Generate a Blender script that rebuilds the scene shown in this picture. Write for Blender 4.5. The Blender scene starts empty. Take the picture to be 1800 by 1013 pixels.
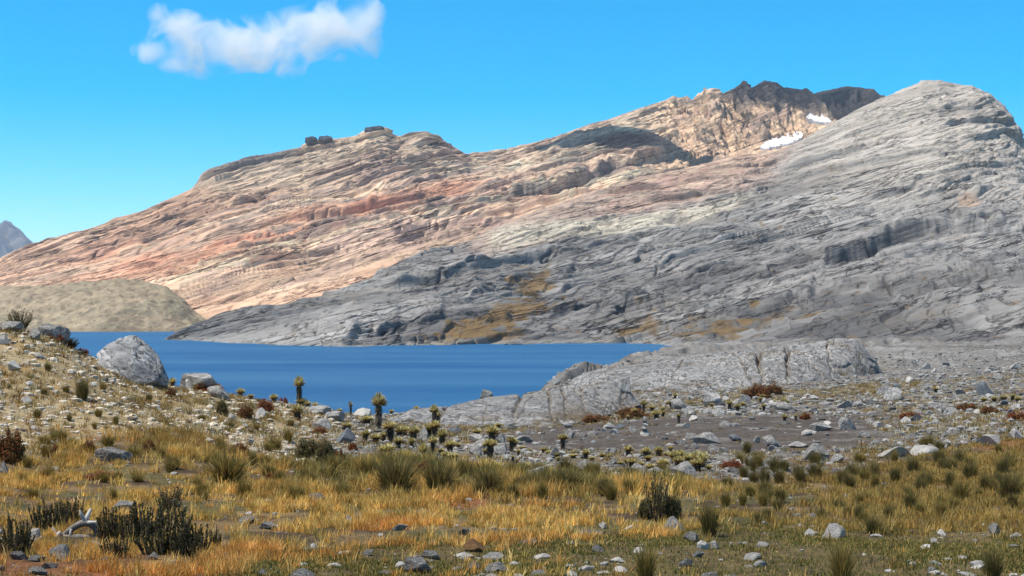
import bpy, math, random
import numpy as np
rs = np.random.RandomState(7); random.seed(7)
SC = bpy.context.scene
COL = SC.collection
R = math.radians

# ---------------------------------------------------------------- camera, sky, sun, exposure
CZ, FP, HX, HY = 9.0, 2500.0, 900.0, 560.0          # eye height above the lake, focal length in photo px
cam_d = bpy.data.cameras.new('camera'); cam = bpy.data.objects.new('camera', cam_d); COL.objects.link(cam)
cam.location = (0, 0, CZ); cam.rotation_euler = (R(90), 0, 0)
cam_d.sensor_width = 36; cam_d.lens = 36*FP/1800; cam_d.shift_y = (HY-506.5)/1800
cam_d.clip_start = 0.1; cam_d.clip_end = 30000
SC.camera = cam
SUN_EL, SUN_AZ = 63.0, 255.0                          # azimuth clockwise from +Y (view direction)
sd = (math.sin(R(SUN_AZ))*math.cos(R(SUN_EL)), math.cos(R(SUN_AZ))*math.cos(R(SUN_EL)), math.sin(R(SUN_EL)))
SUND = np.array(sd)
W = bpy.data.worlds.new('World'); SC.world = W; W.use_nodes = True
nt = W.node_tree; nt.nodes.clear()
sky = nt.nodes.new('ShaderNodeTexSky'); sky.sky_type = 'NISHITA'; sky.sun_disc = False
sky.sun_elevation = R(SUN_EL); sky.sun_rotation = R(SUN_AZ); sky.altitude = 3000; sky.air_density = 1.0; sky.dust_density = 0.0; sky.ozone_density = 2.0
hsv = nt.nodes.new('ShaderNodeHueSaturation'); hsv.inputs['Saturation'].default_value = 1.62; hsv.inputs['Hue'].default_value = 0.484; hsv.inputs['Value'].default_value = 1.22
bg = nt.nodes.new('ShaderNodeBackground'); bg.inputs['Strength'].default_value = 0.15
wo = nt.nodes.new('ShaderNodeOutputWorld')
nt.links.new(sky.outputs[0], hsv.inputs['Color'])
# the dome is deep and less coloured overhead, vivid in the lower part that faces the camera
stc = nt.nodes.new('ShaderNodeTexCoord'); ssx = nt.nodes.new('ShaderNodeSeparateXYZ'); nt.links.new(stc.outputs['Generated'], ssx.inputs[0])
smr = nt.nodes.new('ShaderNodeMapRange'); nt.links.new(ssx.outputs['Z'], smr.inputs['Value']); smr.inputs['From Min'].default_value = .30; smr.inputs['From Max'].default_value = .60
hs2 = nt.nodes.new('ShaderNodeHueSaturation'); hs2.inputs['Saturation'].default_value = .75; hs2.inputs['Value'].default_value = .8; nt.links.new(sky.outputs[0], hs2.inputs['Color'])
smx = nt.nodes.new('ShaderNodeMixRGB'); nt.links.new(smr.outputs[0], smx.inputs[0]); nt.links.new(hsv.outputs[0], smx.inputs[1]); nt.links.new(hs2.outputs[0], smx.inputs[2])
nt.links.new(smx.outputs[0], bg.inputs['Color']); nt.links.new(bg.outputs[0], wo.inputs['Surface'])
sl = bpy.data.lights.new('sun', 'SUN'); sl.energy = 5.0; sl.angle = R(0.5); sl.color = (1.0, 0.95, 0.87)
so = bpy.data.objects.new('sun', sl); COL.objects.link(so)
from mathutils import Vector
so.rotation_euler = Vector(sd).to_track_quat('Z', 'Y').to_euler(); so.location = (50, -50, 200)
SC.view_settings.view_transform = 'Standard'; SC.view_settings.look = 'None'
SC.view_settings.exposure = 0.22; SC.view_settings.gamma = 1.0
SC.cycles.max_bounces = 12; SC.cycles.diffuse_bounces = 3; SC.cycles.volume_bounces = 12; SC.cycles.transparent_max_bounces = 8

# ---------------------------------------------------------------- numeric helpers
def _h(i, j, k):
    n = (i*374761393 + j*668265263 + k*2147483647 + 1013904223) & 0xffffffff
    n = ((n ^ (n >> 13))*1274126177) & 0xffffffff
    n = ((n ^ (n >> 16))*2246822519) & 0xffffffff
    return ((n ^ (n >> 15)) & 0xffffff)/16777215.0
def noise(x, y, z=0.0):                               # value noise in 0..1
    x, y, z = np.broadcast_arrays(np.asarray(x, float), np.asarray(y, float), np.asarray(z, float))
    xi = np.floor(x); yi = np.floor(y); zi = np.floor(z)
    fx, fy, fz = x-xi, y-yi, z-zi
    xi = xi.astype(np.int64); yi = yi.astype(np.int64); zi = zi.astype(np.int64)
    fx = fx*fx*fx*(fx*(fx*6-15)+10); fy = fy*fy*fy*(fy*(fy*6-15)+10); fz = fz*fz*fz*(fz*(fz*6-15)+10)
    a = _h(xi, yi, zi)*(1-fx)+_h(xi+1, yi, zi)*fx
    b = _h(xi, yi+1, zi)*(1-fx)+_h(xi+1, yi+1, zi)*fx
    r = a*(1-fy)+b*fy
    if np.any(fz > 0):
        a = _h(xi, yi, zi+1)*(1-fx)+_h(xi+1, yi, zi+1)*fx
        b = _h(xi, yi+1, zi+1)*(1-fx)+_h(xi+1, yi+1, zi+1)*fx
        r = r*(1-fz)+(a*(1-fy)+b*fy)*fz
    return r
def fbm(x, y, z=0.0, o=4, g=0.5):                     # about -1..1
    s = 0; a = 1.0; t = 0
    for q in range(o):
        s = s+a*(noise(x+q*17.3, y+q*9.1, z+q*5.7 if not np.isscalar(z) else z)*2-1); t += a; a *= g
        x = x*2.03; y = y*2.03; z = z*2.03
    return s/t
def sstep(a, b, x):
    t = np.clip((x-a)/(b-a), 0, 1); return t*t*(3-2*t)
def saw(s, seed, sharp=.12):
    c = np.floor(s); f = s-c; r = _h(c.astype(np.int64), np.int64(seed)+np.zeros_like(c, np.int64), np.zeros_like(c, np.int64))
    r2 = _h(c.astype(np.int64)+1, np.int64(seed)+np.zeros_like(c, np.int64), np.zeros_like(c, np.int64))
    # steps back fast at the bottom of each bed, leans out to its lower lip
    return r*(1-f)*sstep(0, sharp, f), r
def px_of(X, Y): return HX+FP*X/Y
def py_of(Z, Y): return HY+FP*(CZ-Z)/Y
def at(px, py, D): return np.array([(px-HX)/FP*D, D, CZ-(py-HY)/FP*D])

# ---------------------------------------------------------------- object helpers
def mesh_np(name, V, quads=None, tris=None, mat=None, col=None, parent=None, smooth=True, link=True):
    me = bpy.data.meshes.new(name)
    V = np.ascontiguousarray(V, np.float32)
    q = np.zeros((0, 4), np.int32) if quads is None else np.asarray(quads, np.int32)
    t = np.zeros((0, 3), np.int32) if tris is None else np.asarray(tris, np.int32)
    me.vertices.add(len(V)); me.vertices.foreach_set('co', V.ravel())
    me.loops.add(q.size+t.size); me.loops.foreach_set('vertex_index', np.concatenate([q.ravel(), t.ravel()]))
    me.polygons.add(len(q)+len(t))
    ls = np.concatenate([np.arange(len(q))*4, q.size+np.arange(len(t))*3]).astype(np.int32)
    me.polygons.foreach_set('loop_start', ls)
    me.polygons.foreach_set('use_smooth', np.full(len(q)+len(t), smooth))
    if col is not None:
        c = np.ones((len(V), 4), np.float32); c[:, :3] = col
        at_ = me.attributes.new('Col', 'FLOAT_COLOR', 'POINT'); at_.data.foreach_set('color', c.ravel())
    me.update(calc_edges=True); me.validate()
    if mat: me.materials.append(mat)
    if not link: return me
    return obj(name, me, parent)
def obj(name, me, parent=None):
    o = bpy.data.objects.new(name, me); COL.objects.link(o)
    if parent is not None: o.parent = parent
    return o
def tag(o, label=None, cat=None, group=None, kind=None):
    if label: o['label'] = label
    if cat: o['category'] = cat
    if group: o['group'] = group
    if kind: o['kind'] = kind
    return o
def empty(name, loc, rz=0, s=1):
    o = bpy.data.objects.new(name, None); COL.objects.link(o)
    o.location = loc; o.rotation_euler = (0, 0, rz); o.scale = (s, s, s) if np.isscalar(s) else s; o.empty_display_size = .2
    return o
def gridquads(nr, nc):
    a = np.arange(nr*nc).reshape(nr, nc)
    return np.stack([a[:-1, :-1], a[:-1, 1:], a[1:, 1:], a[1:, :-1]], -1).reshape(-1, 4)

# ---------------------------------------------------------------- materials
def mat_new(name):
    m = bpy.data.materials.new(name); m.use_nodes = True
    n = m.node_tree; b = n.nodes['Principled BSDF']; return m, n, b
def nd(n, t, **k):
    x = n.nodes.new(t)
    for a, v in k.items():
        if a in x.inputs: x.inputs[a].default_value = v
        else: setattr(x, a, v)
    return x
def rock_mat(name, base=None, scale=1.0, rot=(0, 0, 0), stretch=(1, 1, 1), bump=0.6, dist=0.5, var=0.5, rough=0.9, tint=False, cracks=0.0, lines=()):
    m, n, b = mat_new(name); L = n.links.new
    tc = nd(n, 'ShaderNodeTexCoord'); mp = nd(n, 'ShaderNodeMapping')
    mp.vector_type = 'TEXTURE'; mp.inputs['Rotation'].default_value = rot; mp.inputs['Scale'].default_value = [1/q for q in stretch]
    L(tc.outputs['Object'], mp.inputs['Vector'])
    n1 = nd(n, 'ShaderNodeTexNoise', Scale=scale, Detail=9.0, Roughness=0.68); L(mp.outputs[0], n1.inputs['Vector'])
    n2 = nd(n, 'ShaderNodeTexNoise', Scale=scale*0.21, Detail=6.0, Roughness=0.6); L(mp.outputs[0], n2.inputs['Vector'])
    mr = nd(n, 'ShaderNodeMapRange'); L(n1.outputs['Fac'], mr.inputs['Value'])
    mr.inputs['From Min'].default_value = .3; mr.inputs['From Max'].default_value = .7
    mr.inputs['To Min'].default_value = 1-var; mr.inputs['To Max'].default_value = 1+var
    mr2 = nd(n, 'ShaderNodeMapRange'); L(n2.outputs['Fac'], mr2.inputs['Value'])
    mr2.inputs['From Min'].default_value = .35; mr2.inputs['From Max'].default_value = .65
    mr2.inputs['To Min'].default_value = 1-var*.5; mr2.inputs['To Max'].default_value = 1+var*.5
    mm = nd(n, 'ShaderNodeMath', operation='MULTIPLY'); L(mr.outputs[0], mm.inputs[0]); L(mr2.outputs[0], mm.inputs[1])
    last = mm.outputs[0]
    if tint:
        oi = nd(n, 'ShaderNodeObjectInfo'); m3 = nd(n, 'ShaderNodeMapRange'); L(oi.outputs['Random'], m3.inputs['Value'])
        m3.inputs['To Min'].default_value = .75; m3.inputs['To Max'].default_value = 1.25
        mm2 = nd(n, 'ShaderNodeMath', operation='MULTIPLY'); L(last, mm2.inputs[0]); L(m3.outputs[0], mm2.inputs[1]); last = mm2.outputs[0]
    vm = nd(n, 'ShaderNodeVectorMath', operation='SCALE')
    if base is None:
        a = nd(n, 'ShaderNodeAttribute', attribute_name='Col'); L(a.outputs['Color'], vm.inputs[0])
    else: vm.inputs[0].default_value = base
    L(last, vm.inputs['Scale']); L(vm.outputs[0], b.inputs['Base Color'])
    h = n1.outputs['Fac']
    if cracks > 0:
        vo = nd(n, 'ShaderNodeTexVoronoi', feature='DISTANCE_TO_EDGE', Scale=scale*cracks); 
        wp = nd(n, 'ShaderNodeVectorMath', operation='MULTIPLY_ADD'); L(n2.outputs['Color'], wp.inputs[0]); wp.inputs[1].default_value = (1.5/scale,)*3; L(mp.outputs[0], wp.inputs[2])
        L(wp.outputs[0], vo.inputs['Vector'])
        cr = nd(n, 'ShaderNodeMapRange'); L(vo.outputs['Distance'], cr.inputs['Value']); cr.inputs['From Max'].default_value = .06
        ad = nd(n, 'ShaderNodeMath', operation='MULTIPLY_ADD'); L(cr.outputs[0], ad.inputs[0]); ad.inputs[1].default_value = .25; L(h, ad.inputs[2]); h = ad.outputs[0]
    for (ls, st_, wd, dk_) in lines:      # thin broken fissures that follow the bedding
        m2 = nd(n, 'ShaderNodeMapping'); m2.vector_type = 'TEXTURE'; m2.inputs['Rotation'].default_value = rot; m2.inputs['Scale'].default_value = [1/q for q in st_]; L(tc.outputs['Object'], m2.inputs['Vector'])
        ln_ = nd(n, 'ShaderNodeTexNoise', Scale=ls, Detail=5.0, Roughness=.62); L(m2.outputs[0], ln_.inputs['Vector'])
        sb = nd(n, 'ShaderNodeMath', operation='SUBTRACT'); L(ln_.outputs['Fac'], sb.inputs[0]); sb.inputs[1].default_value = .5
        ab = nd(n, 'ShaderNodeMath', operation='ABSOLUTE'); L(sb.outputs[0], ab.inputs[0])
        lw = nd(n, 'ShaderNodeMapRange'); L(n2.outputs['Fac'], lw.inputs['Value']); lw.inputs['From Min'].default_value = .42; lw.inputs['From Max'].default_value = .62; lw.inputs['To Min'].default_value = wd*.15; lw.inputs['To Max'].default_value = wd
        dvv = nd(n, 'ShaderNodeMath', operation='DIVIDE', use_clamp=True); L(ab.outputs[0], dvv.inputs[0]); L(lw.outputs[0], dvv.inputs[1])
        lc = nd(n, 'ShaderNodeMapRange'); L(dvv.outputs[0], lc.inputs['Value']); lc.inputs['To Min'].default_value = dk_
        v2 = nd(n, 'ShaderNodeVectorMath', operation='SCALE'); src = b.inputs['Base Color'].links[0].from_socket; L(src, v2.inputs[0]); L(lc.outputs[0], v2.inputs['Scale']); L(v2.outputs[0], b.inputs['Base Color'])
        a3_ = nd(n, 'ShaderNodeMath', operation='MULTIPLY_ADD'); L(dvv.outputs[0], a3_.inputs[0]); a3_.inputs[1].default_value = .5; L(h, a3_.inputs[2]); h = a3_.outputs[0]
    bp = nd(n, 'ShaderNodeBump', Strength=bump, Distance=dist); L(h, bp.inputs['Height']); L(bp.outputs[0], b.inputs['Normal'])
    b.inputs['Roughness'].default_value = rough; b.inputs['Specular IOR Level'].default_value = .2
    return m
DIP = R(-22)
M_grey = rock_mat('grey_mountain_rock', None, .20, (0, R(-17), 0), (.14, .4, 1.7), .58, 3.0, .28, lines=[(.014, (.12, .3, 3.4), .011, .10), (.04, (.16, .35, 3.2), .020, .18), (.11, (.25, .4, 2.6), .024, .35)])
M_pink = rock_mat('pink_mountain_rock', None, .11, (0, R(-21), 0), (.12, .4, 1.8), .6, 5.0, .26, lines=[(.009, (.11, .3, 3.6), .012, .12), (.022, (.13, .3, 3.6), .022, .2), (.06, (.2, .4, 2.8), .025, .35)])
M_peak = rock_mat('blue_peak_rock', None, .012, bump=1.0, dist=40, var=.3)
M_mor = rock_mat('moraine_gravel', None, .15, bump=.7, dist=1.5, var=.3)
M_slab = rock_mat('slab_rock', None, 1.3, (0, R(-70), 0), (.5, 1, 1.3), 1.0, .3, .38, cracks=.25, lines=[(.35, (.4, .6, 1.6), .02, .4), (1.2, (.5, .6, 1.4), .03, .55)])
M_bould = rock_mat('boulder_rock', (.33, .315, .295), 5.0, bump=1.0, dist=.09, var=.55, tint=True, lines=[(1.2, (1, 1, 1.6), .02, .45)])
M_white = rock_mat('pale_rock', (.42, .395, .36), 6.0, bump=.7, dist=.05, var=.3, tint=True)
M_dark = rock_mat('dark_rock', (.11, .12, .13), 6.0, bump=.7, dist=.06, var=.4, tint=True)
M_brownr = rock_mat('brown_clod', (.22, .12, .055), 9.0, bump=.9, dist=.05, var=.4)
M_rub = rock_mat('rubble', None, 9.0, bump=.5, dist=.03, var=.25)
M_snow = rock_mat('snow', (.85, .87, .9), .05, bump=.2, dist=2, var=.04)
def soil_mat():
    m = rock_mat('soil', None, 7.0, bump=1.0, dist=.05, var=.5)
    return m
M_soil = soil_mat()
def leaf_mat(name, base=None, var=.25, trans=.25, scale=3.0):
    m, n, b = mat_new(name); L = n.links.new
    tc = nd(n, 'ShaderNodeTexCoord'); n1 = nd(n, 'ShaderNodeTexNoise', Scale=scale, Detail=4.0); L(tc.outputs['Object'], n1.inputs['Vector'])
    mr = nd(n, 'ShaderNodeMapRange'); L(n1.outputs['Fac'], mr.inputs['Value']); mr.inputs['From Min'].default_value = .3; mr.inputs['From Max'].default_value = .7
    mr.inputs['To Min'].default_value = 1-var; mr.inputs['To Max'].default_value = 1+var
    vm = nd(n, 'ShaderNodeVectorMath', operation='SCALE')
    if base is None:
        a = nd(n, 'ShaderNodeAttribute', attribute_name='Col'); L(a.outputs['Color'], vm.inputs[0])
    else: vm.inputs[0].default_value = base
    L(mr.outputs[0], vm.inputs['Scale']); L(vm.outputs[0], b.inputs['Base Color'])
    b.inputs['Roughness'].default_value = .7; b.inputs['Specular IOR Level'].default_value = .2
    tr = nd(n, 'ShaderNodeBsdfTranslucent'); L(vm.outputs[0], tr.inputs['Color'])
    mx = nd(n, 'ShaderNodeMixShader'); mx.inputs[0].default_value = trans
    L(b.outputs[0], mx.inputs[1]); L(tr.outputs[0], mx.inputs[2]); L(mx.outputs[0], n.nodes['Material Output'].inputs['Surface'])
    return m
M_leaf = leaf_mat('leaf')
M_wood = rock_mat('weathered_wood', (.20, .18, .16), 12.0, stretch=(1, 1, 1), bump=.8, dist=.02, var=.5)
M_woodpale = rock_mat('bleached_wood', (.52, .49, .44), 12.0, bump=.6, dist=.01, var=.3)
def water_mat():
    m, n, b = mat_new('lake_water'); L = n.links.new
    tc = nd(n, 'ShaderNodeTexCoord'); mp = nd(n, 'ShaderNodeMapping'); mp.inputs['Scale'].default_value = (.35, 1.0, 1.0)
    L(tc.outputs['Object'], mp.inputs['Vector'])
    n1 = nd(n, 'ShaderNodeTexNoise', Scale=1.2, Detail=5.0, Roughness=.6); L(mp.outputs[0], n1.inputs['Vector'])
    mp2 = nd(n, 'ShaderNodeMapping'); mp2.inputs['Scale'].default_value = (.22, .7, 1.0); L(tc.outputs['Object'], mp2.inputs['Vector'])
    n2 = nd(n, 'ShaderNodeTexNoise', Scale=.045, Detail=4.0, Roughness=.55); L(mp2.outputs[0], n2.inputs['Vector'])
    cr = nd(n, 'ShaderNodeValToRGB'); L(n2.outputs['Fac'], cr.inputs[0])
    cr.color_ramp.elements[0].position = .35; cr.color_ramp.elements[0].color = (.012, .085, .21, 1)
    cr.color_ramp.elements[1].position = .62; cr.color_ramp.elements[1].color = (.035, .125, .25, 1)
    L(cr.outputs[0], b.inputs['Base Color'])
    b.inputs['Roughness'].default_value = .45; b.inputs['IOR'].default_value = 1.33; b.inputs['Specular IOR Level'].default_value = .28
    bp = nd(n, 'ShaderNodeBump', Strength=.8, Distance=.5); L(n1.outputs['Fac'], bp.inputs['Height']); L(bp.outputs[0], b.inputs['Normal'])
    return m
M_water = water_mat()

# ---------------------------------------------------------------- ground height field (u = X/Y, v = ln Y)
CP = []
def cps(px, *pts):
    for a in pts:
        if len(a) == 2 and a[0] > 400: CP.append(((px-HX)/FP, math.log(a[1]), CZ-(a[0]-HY)/FP*a[1]))
        else: CP.append(((px-HX)/FP, math.log(a[1]), a[0]))
# (py, D) for points seen in the photo, (z, D) with z < 400 for hidden ones
for px in (-700, -300, 0, 450, 900, 1350, 1800, 2300):
    cps(px, (7.3, 2), (7.25, 5))
cps(-700, (7.3, 11), (8.2, 20), (11, 40), (11.5, 60), (6, 120), (-3, 180), (-3, 400), (-3, 690))
cps(-300, (7.2, 11), (7.6, 20), (9.5, 40), (10, 55), (6, 80), (-1, 125), (-3, 200), (-3, 400), (-3, 690))
cps(0, (1013, 10.5), (930, 16), (870, 21), (800, 28), (740, 34), (680, 40), (620, 46), (578, 51), (6, 72), (-1, 118), (-3, 200), (-3, 400), (-3, 690))
cps(100, (680, 42), (604, 51), (5.2, 75))
cps(200, (930, 16.5), (870, 22), (800, 30), (740, 37), (690, 45), (655, 53), (4.5, 75), (-.3, 112), (-3, 200))
cps(320, (800, 31), (740, 42), (690, 56), (4, 76))
cps(400, (1013, 11), (930, 17), (870, 23), (800, 33), (760, 41), (720, 52), (694, 63), (3.2, 88), (-.2, 118), (-3, 200), (-3, 450))
cps(550, (830, 30), (790, 42), (750, 58), (722, 76), (2, 102), (-.7, 132), (-3, 200))
cps(700, (930, 17), (870, 24), (830, 31), (790, 44), (763, 60), (752, 82), (733, 115), (-.6, 142), (-3, 200), (-3, 450), (-3, 690))
cps(850, (830, 31), (800, 40), (773, 58), (759, 78), (.5, 118), (-.9, 150), (-3, 210))
cps(1000, (1013, 11), (930, 17), (870, 24), (838, 31), (810, 41), (785, 52), (768, 66), (756, 82), (.6, 122), (.5, 165), (.0, 207), (-2, 225), (-3, 330), (-3, 480), (-3, 690))
cps(1100, (1.3, 180), (.6, 240), (-.2, 284), (-2, 310), (-3, 400))
cps(1200, (930, 17), (865, 26), (820, 38), (780, 54), (750, 75), (720, 106), (700, 135), (1.5, 200), (1, 300), (.8, 366), (-1.0, 430), (-3, 690))
cps(1150, (.1, 320), (-.3, 370), (-2, 440))
cps(1400, (1013, 11), (930, 17), (870, 25), (850, 30), (800, 44), (762, 64), (730, 88), (702, 122), (1.7, 170), (1.6, 230), (1.8, 300), (1, 450), (-3, 690))
cps(1600, (930, 17), (870, 25), (800, 42), (750, 68), (702, 112), (662, 160), (628, 240), (2.8, 350), (-3, 690))
cps(1800, (1013, 11.5), (930, 17), (875, 24), (800, 40), (750, 62), (700, 98), (662, 140), (624, 220), (3.5, 350), (-3, 690))
cps(2300, (7.2, 11), (6.9, 20), (6.0, 40), (5.5, 80), (5, 140), (5, 250), (3.5, 400), (-3, 690))
CP = np.array(CP)
US = 4.0
def tps_fit(P, lam=1e-4):
    n = len(P); A = np.column_stack([P[:, 0]*US, P[:, 1]])
    d = np.linalg.norm(A[:, None]-A[None], axis=2); K = np.where(d > 0, d*d*np.log(d+1e-12), 0)+lam*np.eye(n)
    Q = np.column_stack([np.ones(n), A]); M = np.zeros((n+3, n+3)); M[:n, :n] = K; M[:n, n:] = Q; M[n:, :n] = Q.T
    w = np.linalg.solve(M, np.concatenate([P[:, 2], np.zeros(3)])); return A, w
def tps_eval(F, u, v):
    A, w = F; sh = np.shape(u); B = np.column_stack([np.ravel(u)*US, np.ravel(v)])
    d = np.linalg.norm(B[:, None]-A[None], axis=2); K = np.where(d > 0, d*d*np.log(d+1e-12), 0)
    return (K@w[:len(A)]+w[len(A)]+B@w[len(A)+1:]).reshape(sh)
F = tps_fit(CP)
U0, U1, V0, V1 = -1.05, 1.05, math.log(1.6), math.log(690)
cu = np.linspace(U0, U1, 210); cv = np.linspace(V0, V1, 160)
CG = tps_eval(F, *np.meshgrid(np.clip(cu, -.64, .56), cv))
def bil(G, u, v):
    nr, nc = G.shape
    x = np.clip((u-U0)/(U1-U0)*(nc-1), 0, nc-1.001); y = np.clip((v-V0)/(V1-V0)*(nr-1), 0, nr-1.001)
    i = x.astype(int); j = y.astype(int); fx = x-i; fy = y-j
    return (G[j, i]*(1-fx)+G[j, i+1]*fx)*(1-fy)+(G[j+1, i]*(1-fx)+G[j+1, i+1]*fx)*fy
GR, GC = 820, 1500
gu, gv = np.meshgrid(np.linspace(U0, U1, GC), np.linspace(V0, V1, GR))
gY = np.exp(gv); gX = gu*gY
base = bil(CG, gu, gv)
amp = sstep(8, 60, gY)
gZ = base + .05*fbm(gX/.9, gY/.9, o=3) + amp*(.28*fbm(gX/7, gY/7, o=4)+.14*np.abs(fbm(gX/1.7+5, gY/1.7, o=3))) + .02*fbm(gX/.2, gY/.2, o=2)+ sstep(140, 210, gY)*sstep(-.3, .4, base)*(1.1*np.abs(fbm((gX+.35*gY)/16, gY/60, o=5, g=.6))+.9*fbm((gX+.2*gY)/5, gY/14, o=4))
_fz = sstep(130, 200, gY)*sstep(-.3, .4, base)
_bk = (gY*.055-.10*gX+1.6*fbm(gX/18, gY/40, o=3))
gZ = gZ+_fz*(1.5*saw(_bk/1.3, 61, .06)[0]+.6*saw(_bk/.45, 62, .1)[0])
GZ = gZ
def gz(x, y): return bil(GZ, np.asarray(x)/np.asarray(y), np.log(np.asarray(y)))
# the ground types by place: weights
def inpoly(x, y, poly):
    c = np.zeros(np.shape(x), bool); n = len(poly); j = n-1
    for i in range(n):
        xi, yi = poly[i]; xj, yj = poly[j]
        c ^= ((yi > y) != (yj > y)) & (x < (xj-xi)*(y-yi)/((yj-yi)+1e-9)+xi); j = i
    return c
def zones(X, Y, Z):
    px = px_of(X, Y); py = py_of(Z, Y)
    w1 = fbm(X/2.2, Y/3.0, o=4); w2 = fbm(X/.8+40, Y/1.1, o=3); w3 = fbm(X/6+9, Y/9, o=3)
    D = Y
    edge = np.interp(px, [-300, 0, 160, 330, 450, 560, 700, 850, 1000, 1150, 1300, 1500, 1650, 1800, 2300], [27, 27, 31, 38, 33, 30, 35, 31, 28, 29, 30, 34, 44, 50, 55])
    grass = 1-sstep(-2.5, 2.5, D-edge+3.5*w1)
    turf = (1-sstep(-2, 2, D-np.interp(px, [0, 380, 480, 900, 1300, 1800], [9, 9, 13.2, 15.3, 16.5, 16.5])+1.6*w1))
    hill = (1-sstep(480, 680, px+60*w3))*(1-grass)
    dirt = sstep(-.25, .15, .55*w2*.5+np.minimum(np.minimum((px-915)/150, (1560-px)/220), np.minimum((D-50)/9, (92-D)/14))+.35*w1)*(px > 880)*(D > 40)
    dirt = np.clip(dirt, 0, 1)*(1-grass)
    foot = np.exp(-((D-np.interp(px, [700, 1000, 1130, 1300, 1560], [80, 88, 108, 128, 135]))/13)**2)*(px > 700)*(px < 1620)
    return dict(foot=foot, px=px, py=py, grass=grass, turf=np.clip(turf, 0, 1), hill=hill, dirt=dirt, w1=w1, w2=w2, w3=w3)
def mixc(c, d, t):
    return c*(1-t[..., None])+np.array(d)*t[..., None]
Zn = zones(gX, gY, gZ)
sh = gX.shape
w2, w1, w3 = Zn['w2'], Zn['w1'], Zn['w3']
c = np.ones(sh+(3,))*np.array((.13, .115, .095))
c = mixc(c, (.13, .085, .035), sstep(-.2, .2, w1)*.85)
c = mixc(c, (.27, .26, .24), sstep(.12, .4, w2)*.6)
c = mixc(c, (.34, .26, .14), Zn['hill']*.8)
c = mixc(c, (.24, .15, .05), Zn['hill']*sstep(.0, .3, w2)*.7)
c = mixc(c, (.18, .172, .163), sstep(120, 190, gY)*.85)
c = mixc(c, (.11, .095, .075), sstep(150, 230, gY)*sstep(.0, .3, fbm((gX+.3*gY)/7, gY/30, o=5, g=.6))*.7)
c = mixc(c, (.29, .28, .265), sstep(150, 230, gY)*sstep(.1, .35, fbm((gX+.3*gY)/4+9, gY/16, o=4))*.6)
c = mixc(c, (.14, .09, .035), Zn['foot']*sstep(-.3, .1, w1)*.85)
c = mixc(c, (.078, .062, .050), Zn['dirt']*.97)
c = mixc(c, (.17, .155, .14), Zn['dirt']*sstep(.15, .5, fbm(gX/4, gY/.9+7, o=3))*.7)
c = mixc(c, (.065, .04, .018), Zn['grass']*.95)
c = mixc(c, (.22, .15, .07), Zn['grass']*sstep(.0, .3, -w2)*.6)
c = mixc(c, (.08, .075, .025), Zn['grass']*sstep(.1, .3, fbm(gX/1.1+30, gY/1.6, o=3))*.7)
c = mixc(c, (.22, .085, .03), Zn['grass']*sstep(.05, .25, w3+.4*w2)*.7)
c = mixc(c, (.10, .075, .03), Zn['turf']*.9)
c = mixc(c, (.18, .13, .06), Zn['turf']*sstep(.05, .3, w2)*.8)
c = mixc(c, (.30, .27, .22), Zn['turf']*sstep(.18, .4, w3)*(Zn['px'] > 1350)*.8)
c = mixc(c, (.14, .10, .05), (gZ < .7)*(1-sstep(.1, .7, gZ))*(gY > 90)*.8)
ground = mesh_np('ground', np.stack([gX, gY, gZ], -1).reshape(-1, 3), gridquads(GR, GC), mat=M_soil, col=c.reshape(-1, 3))
tag(ground, kind='structure')
vf = mesh_np('valley_floor', np.array([(-14000, -6000, -12), (14000, -6000, -12), (14000, 16000, -12), (-14000, 16000, -12)], float), [(0, 1, 2, 3)], mat=M_mor, col=np.tile((.2, .17, .12), (4, 1)))
tag(vf, kind='structure')
lake = mesh_np('lake', np.array([(-900, 60, 0), (300, 60, 0), (300, 1200, 0), (-900, 1200, 0)], float), [(0, 1, 2, 3)], mat=M_water)
tag(lake, kind='structure')

# ray to ground: a photo direction gives the point of the ground it meets
_vs = np.linspace(math.log(8), math.log(420), 1600)
def hit(px, py, dmin=8):
    u = (px-HX)/FP; ys = np.exp(_vs); z = gz(u*ys, ys); p = py_of(z, ys)
    dmax = 95 if px < 600 else (128 if px < 880 else (170 if px < 1010 else 420))
    p = np.where((ys > dmin) & (ys < dmax), p, 1e9); ok = np.where(p <= py)[0]
    i = ok[0] if len(ok) else int(np.argmin(p))
    Y = ys[i]; return np.array([u*Y, Y, z[i]])

# ---------------------------------------------------------------- mountains as lofts through measured contour lines
def loft(cols, rows, nsub, blur=6):
    Zs, Ds = [], []
    for r in rows:
        r = np.array(r, float); px = r[:, 0]; D = np.interp(cols, px, r[:, 2])
        if r.shape[1] == 4:  # last column flags absolute z
            Z = np.interp(cols, px, r[:, 1])
        else:
            py = np.interp(cols, px, r[:, 1]); Z = CZ-(py-HY)/FP*D
        Zs.append(Z); Ds.append(D)
    Zs = np.array(Zs); Ds = np.array(Ds); t = []
    Z = []; D = []
    for k in range(len(rows)-1):
        n = nsub[k]; tt = np.arange(n)/n
        if k == len(rows)-2: tt = np.linspace(0, 1, n)
        Z.append(Zs[k]*(1-tt[:, None])+Zs[k+1]*tt[:, None]); D.append(Ds[k]*(1-tt[:, None])+Ds[k+1]*tt[:, None])
    Z = np.concatenate(Z); D = np.concatenate(D)
    if blur:
        def bl(A):
            n0 = sum(nsub[:-1])       # keep the ridge row sharp
            B = np.pad(A[:n0], ((blur, blur), (0, 0)), mode='edge'); k = np.hanning(2*blur+3)[1:-1]; k /= k.sum()
            C = sum(B[i:i+n0]*k[i] for i in range(2*blur+1))
            w = sstep(0, blur*1.5, n0-1-np.arange(n0))[:, None]
            A = A.copy(); A[:n0] = C*w+A[:n0]*(1-w); return A
        Z = bl(Z); D = bl(D)
    u = (cols-HX)/FP
    return u[None]*D, D, Z
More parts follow.
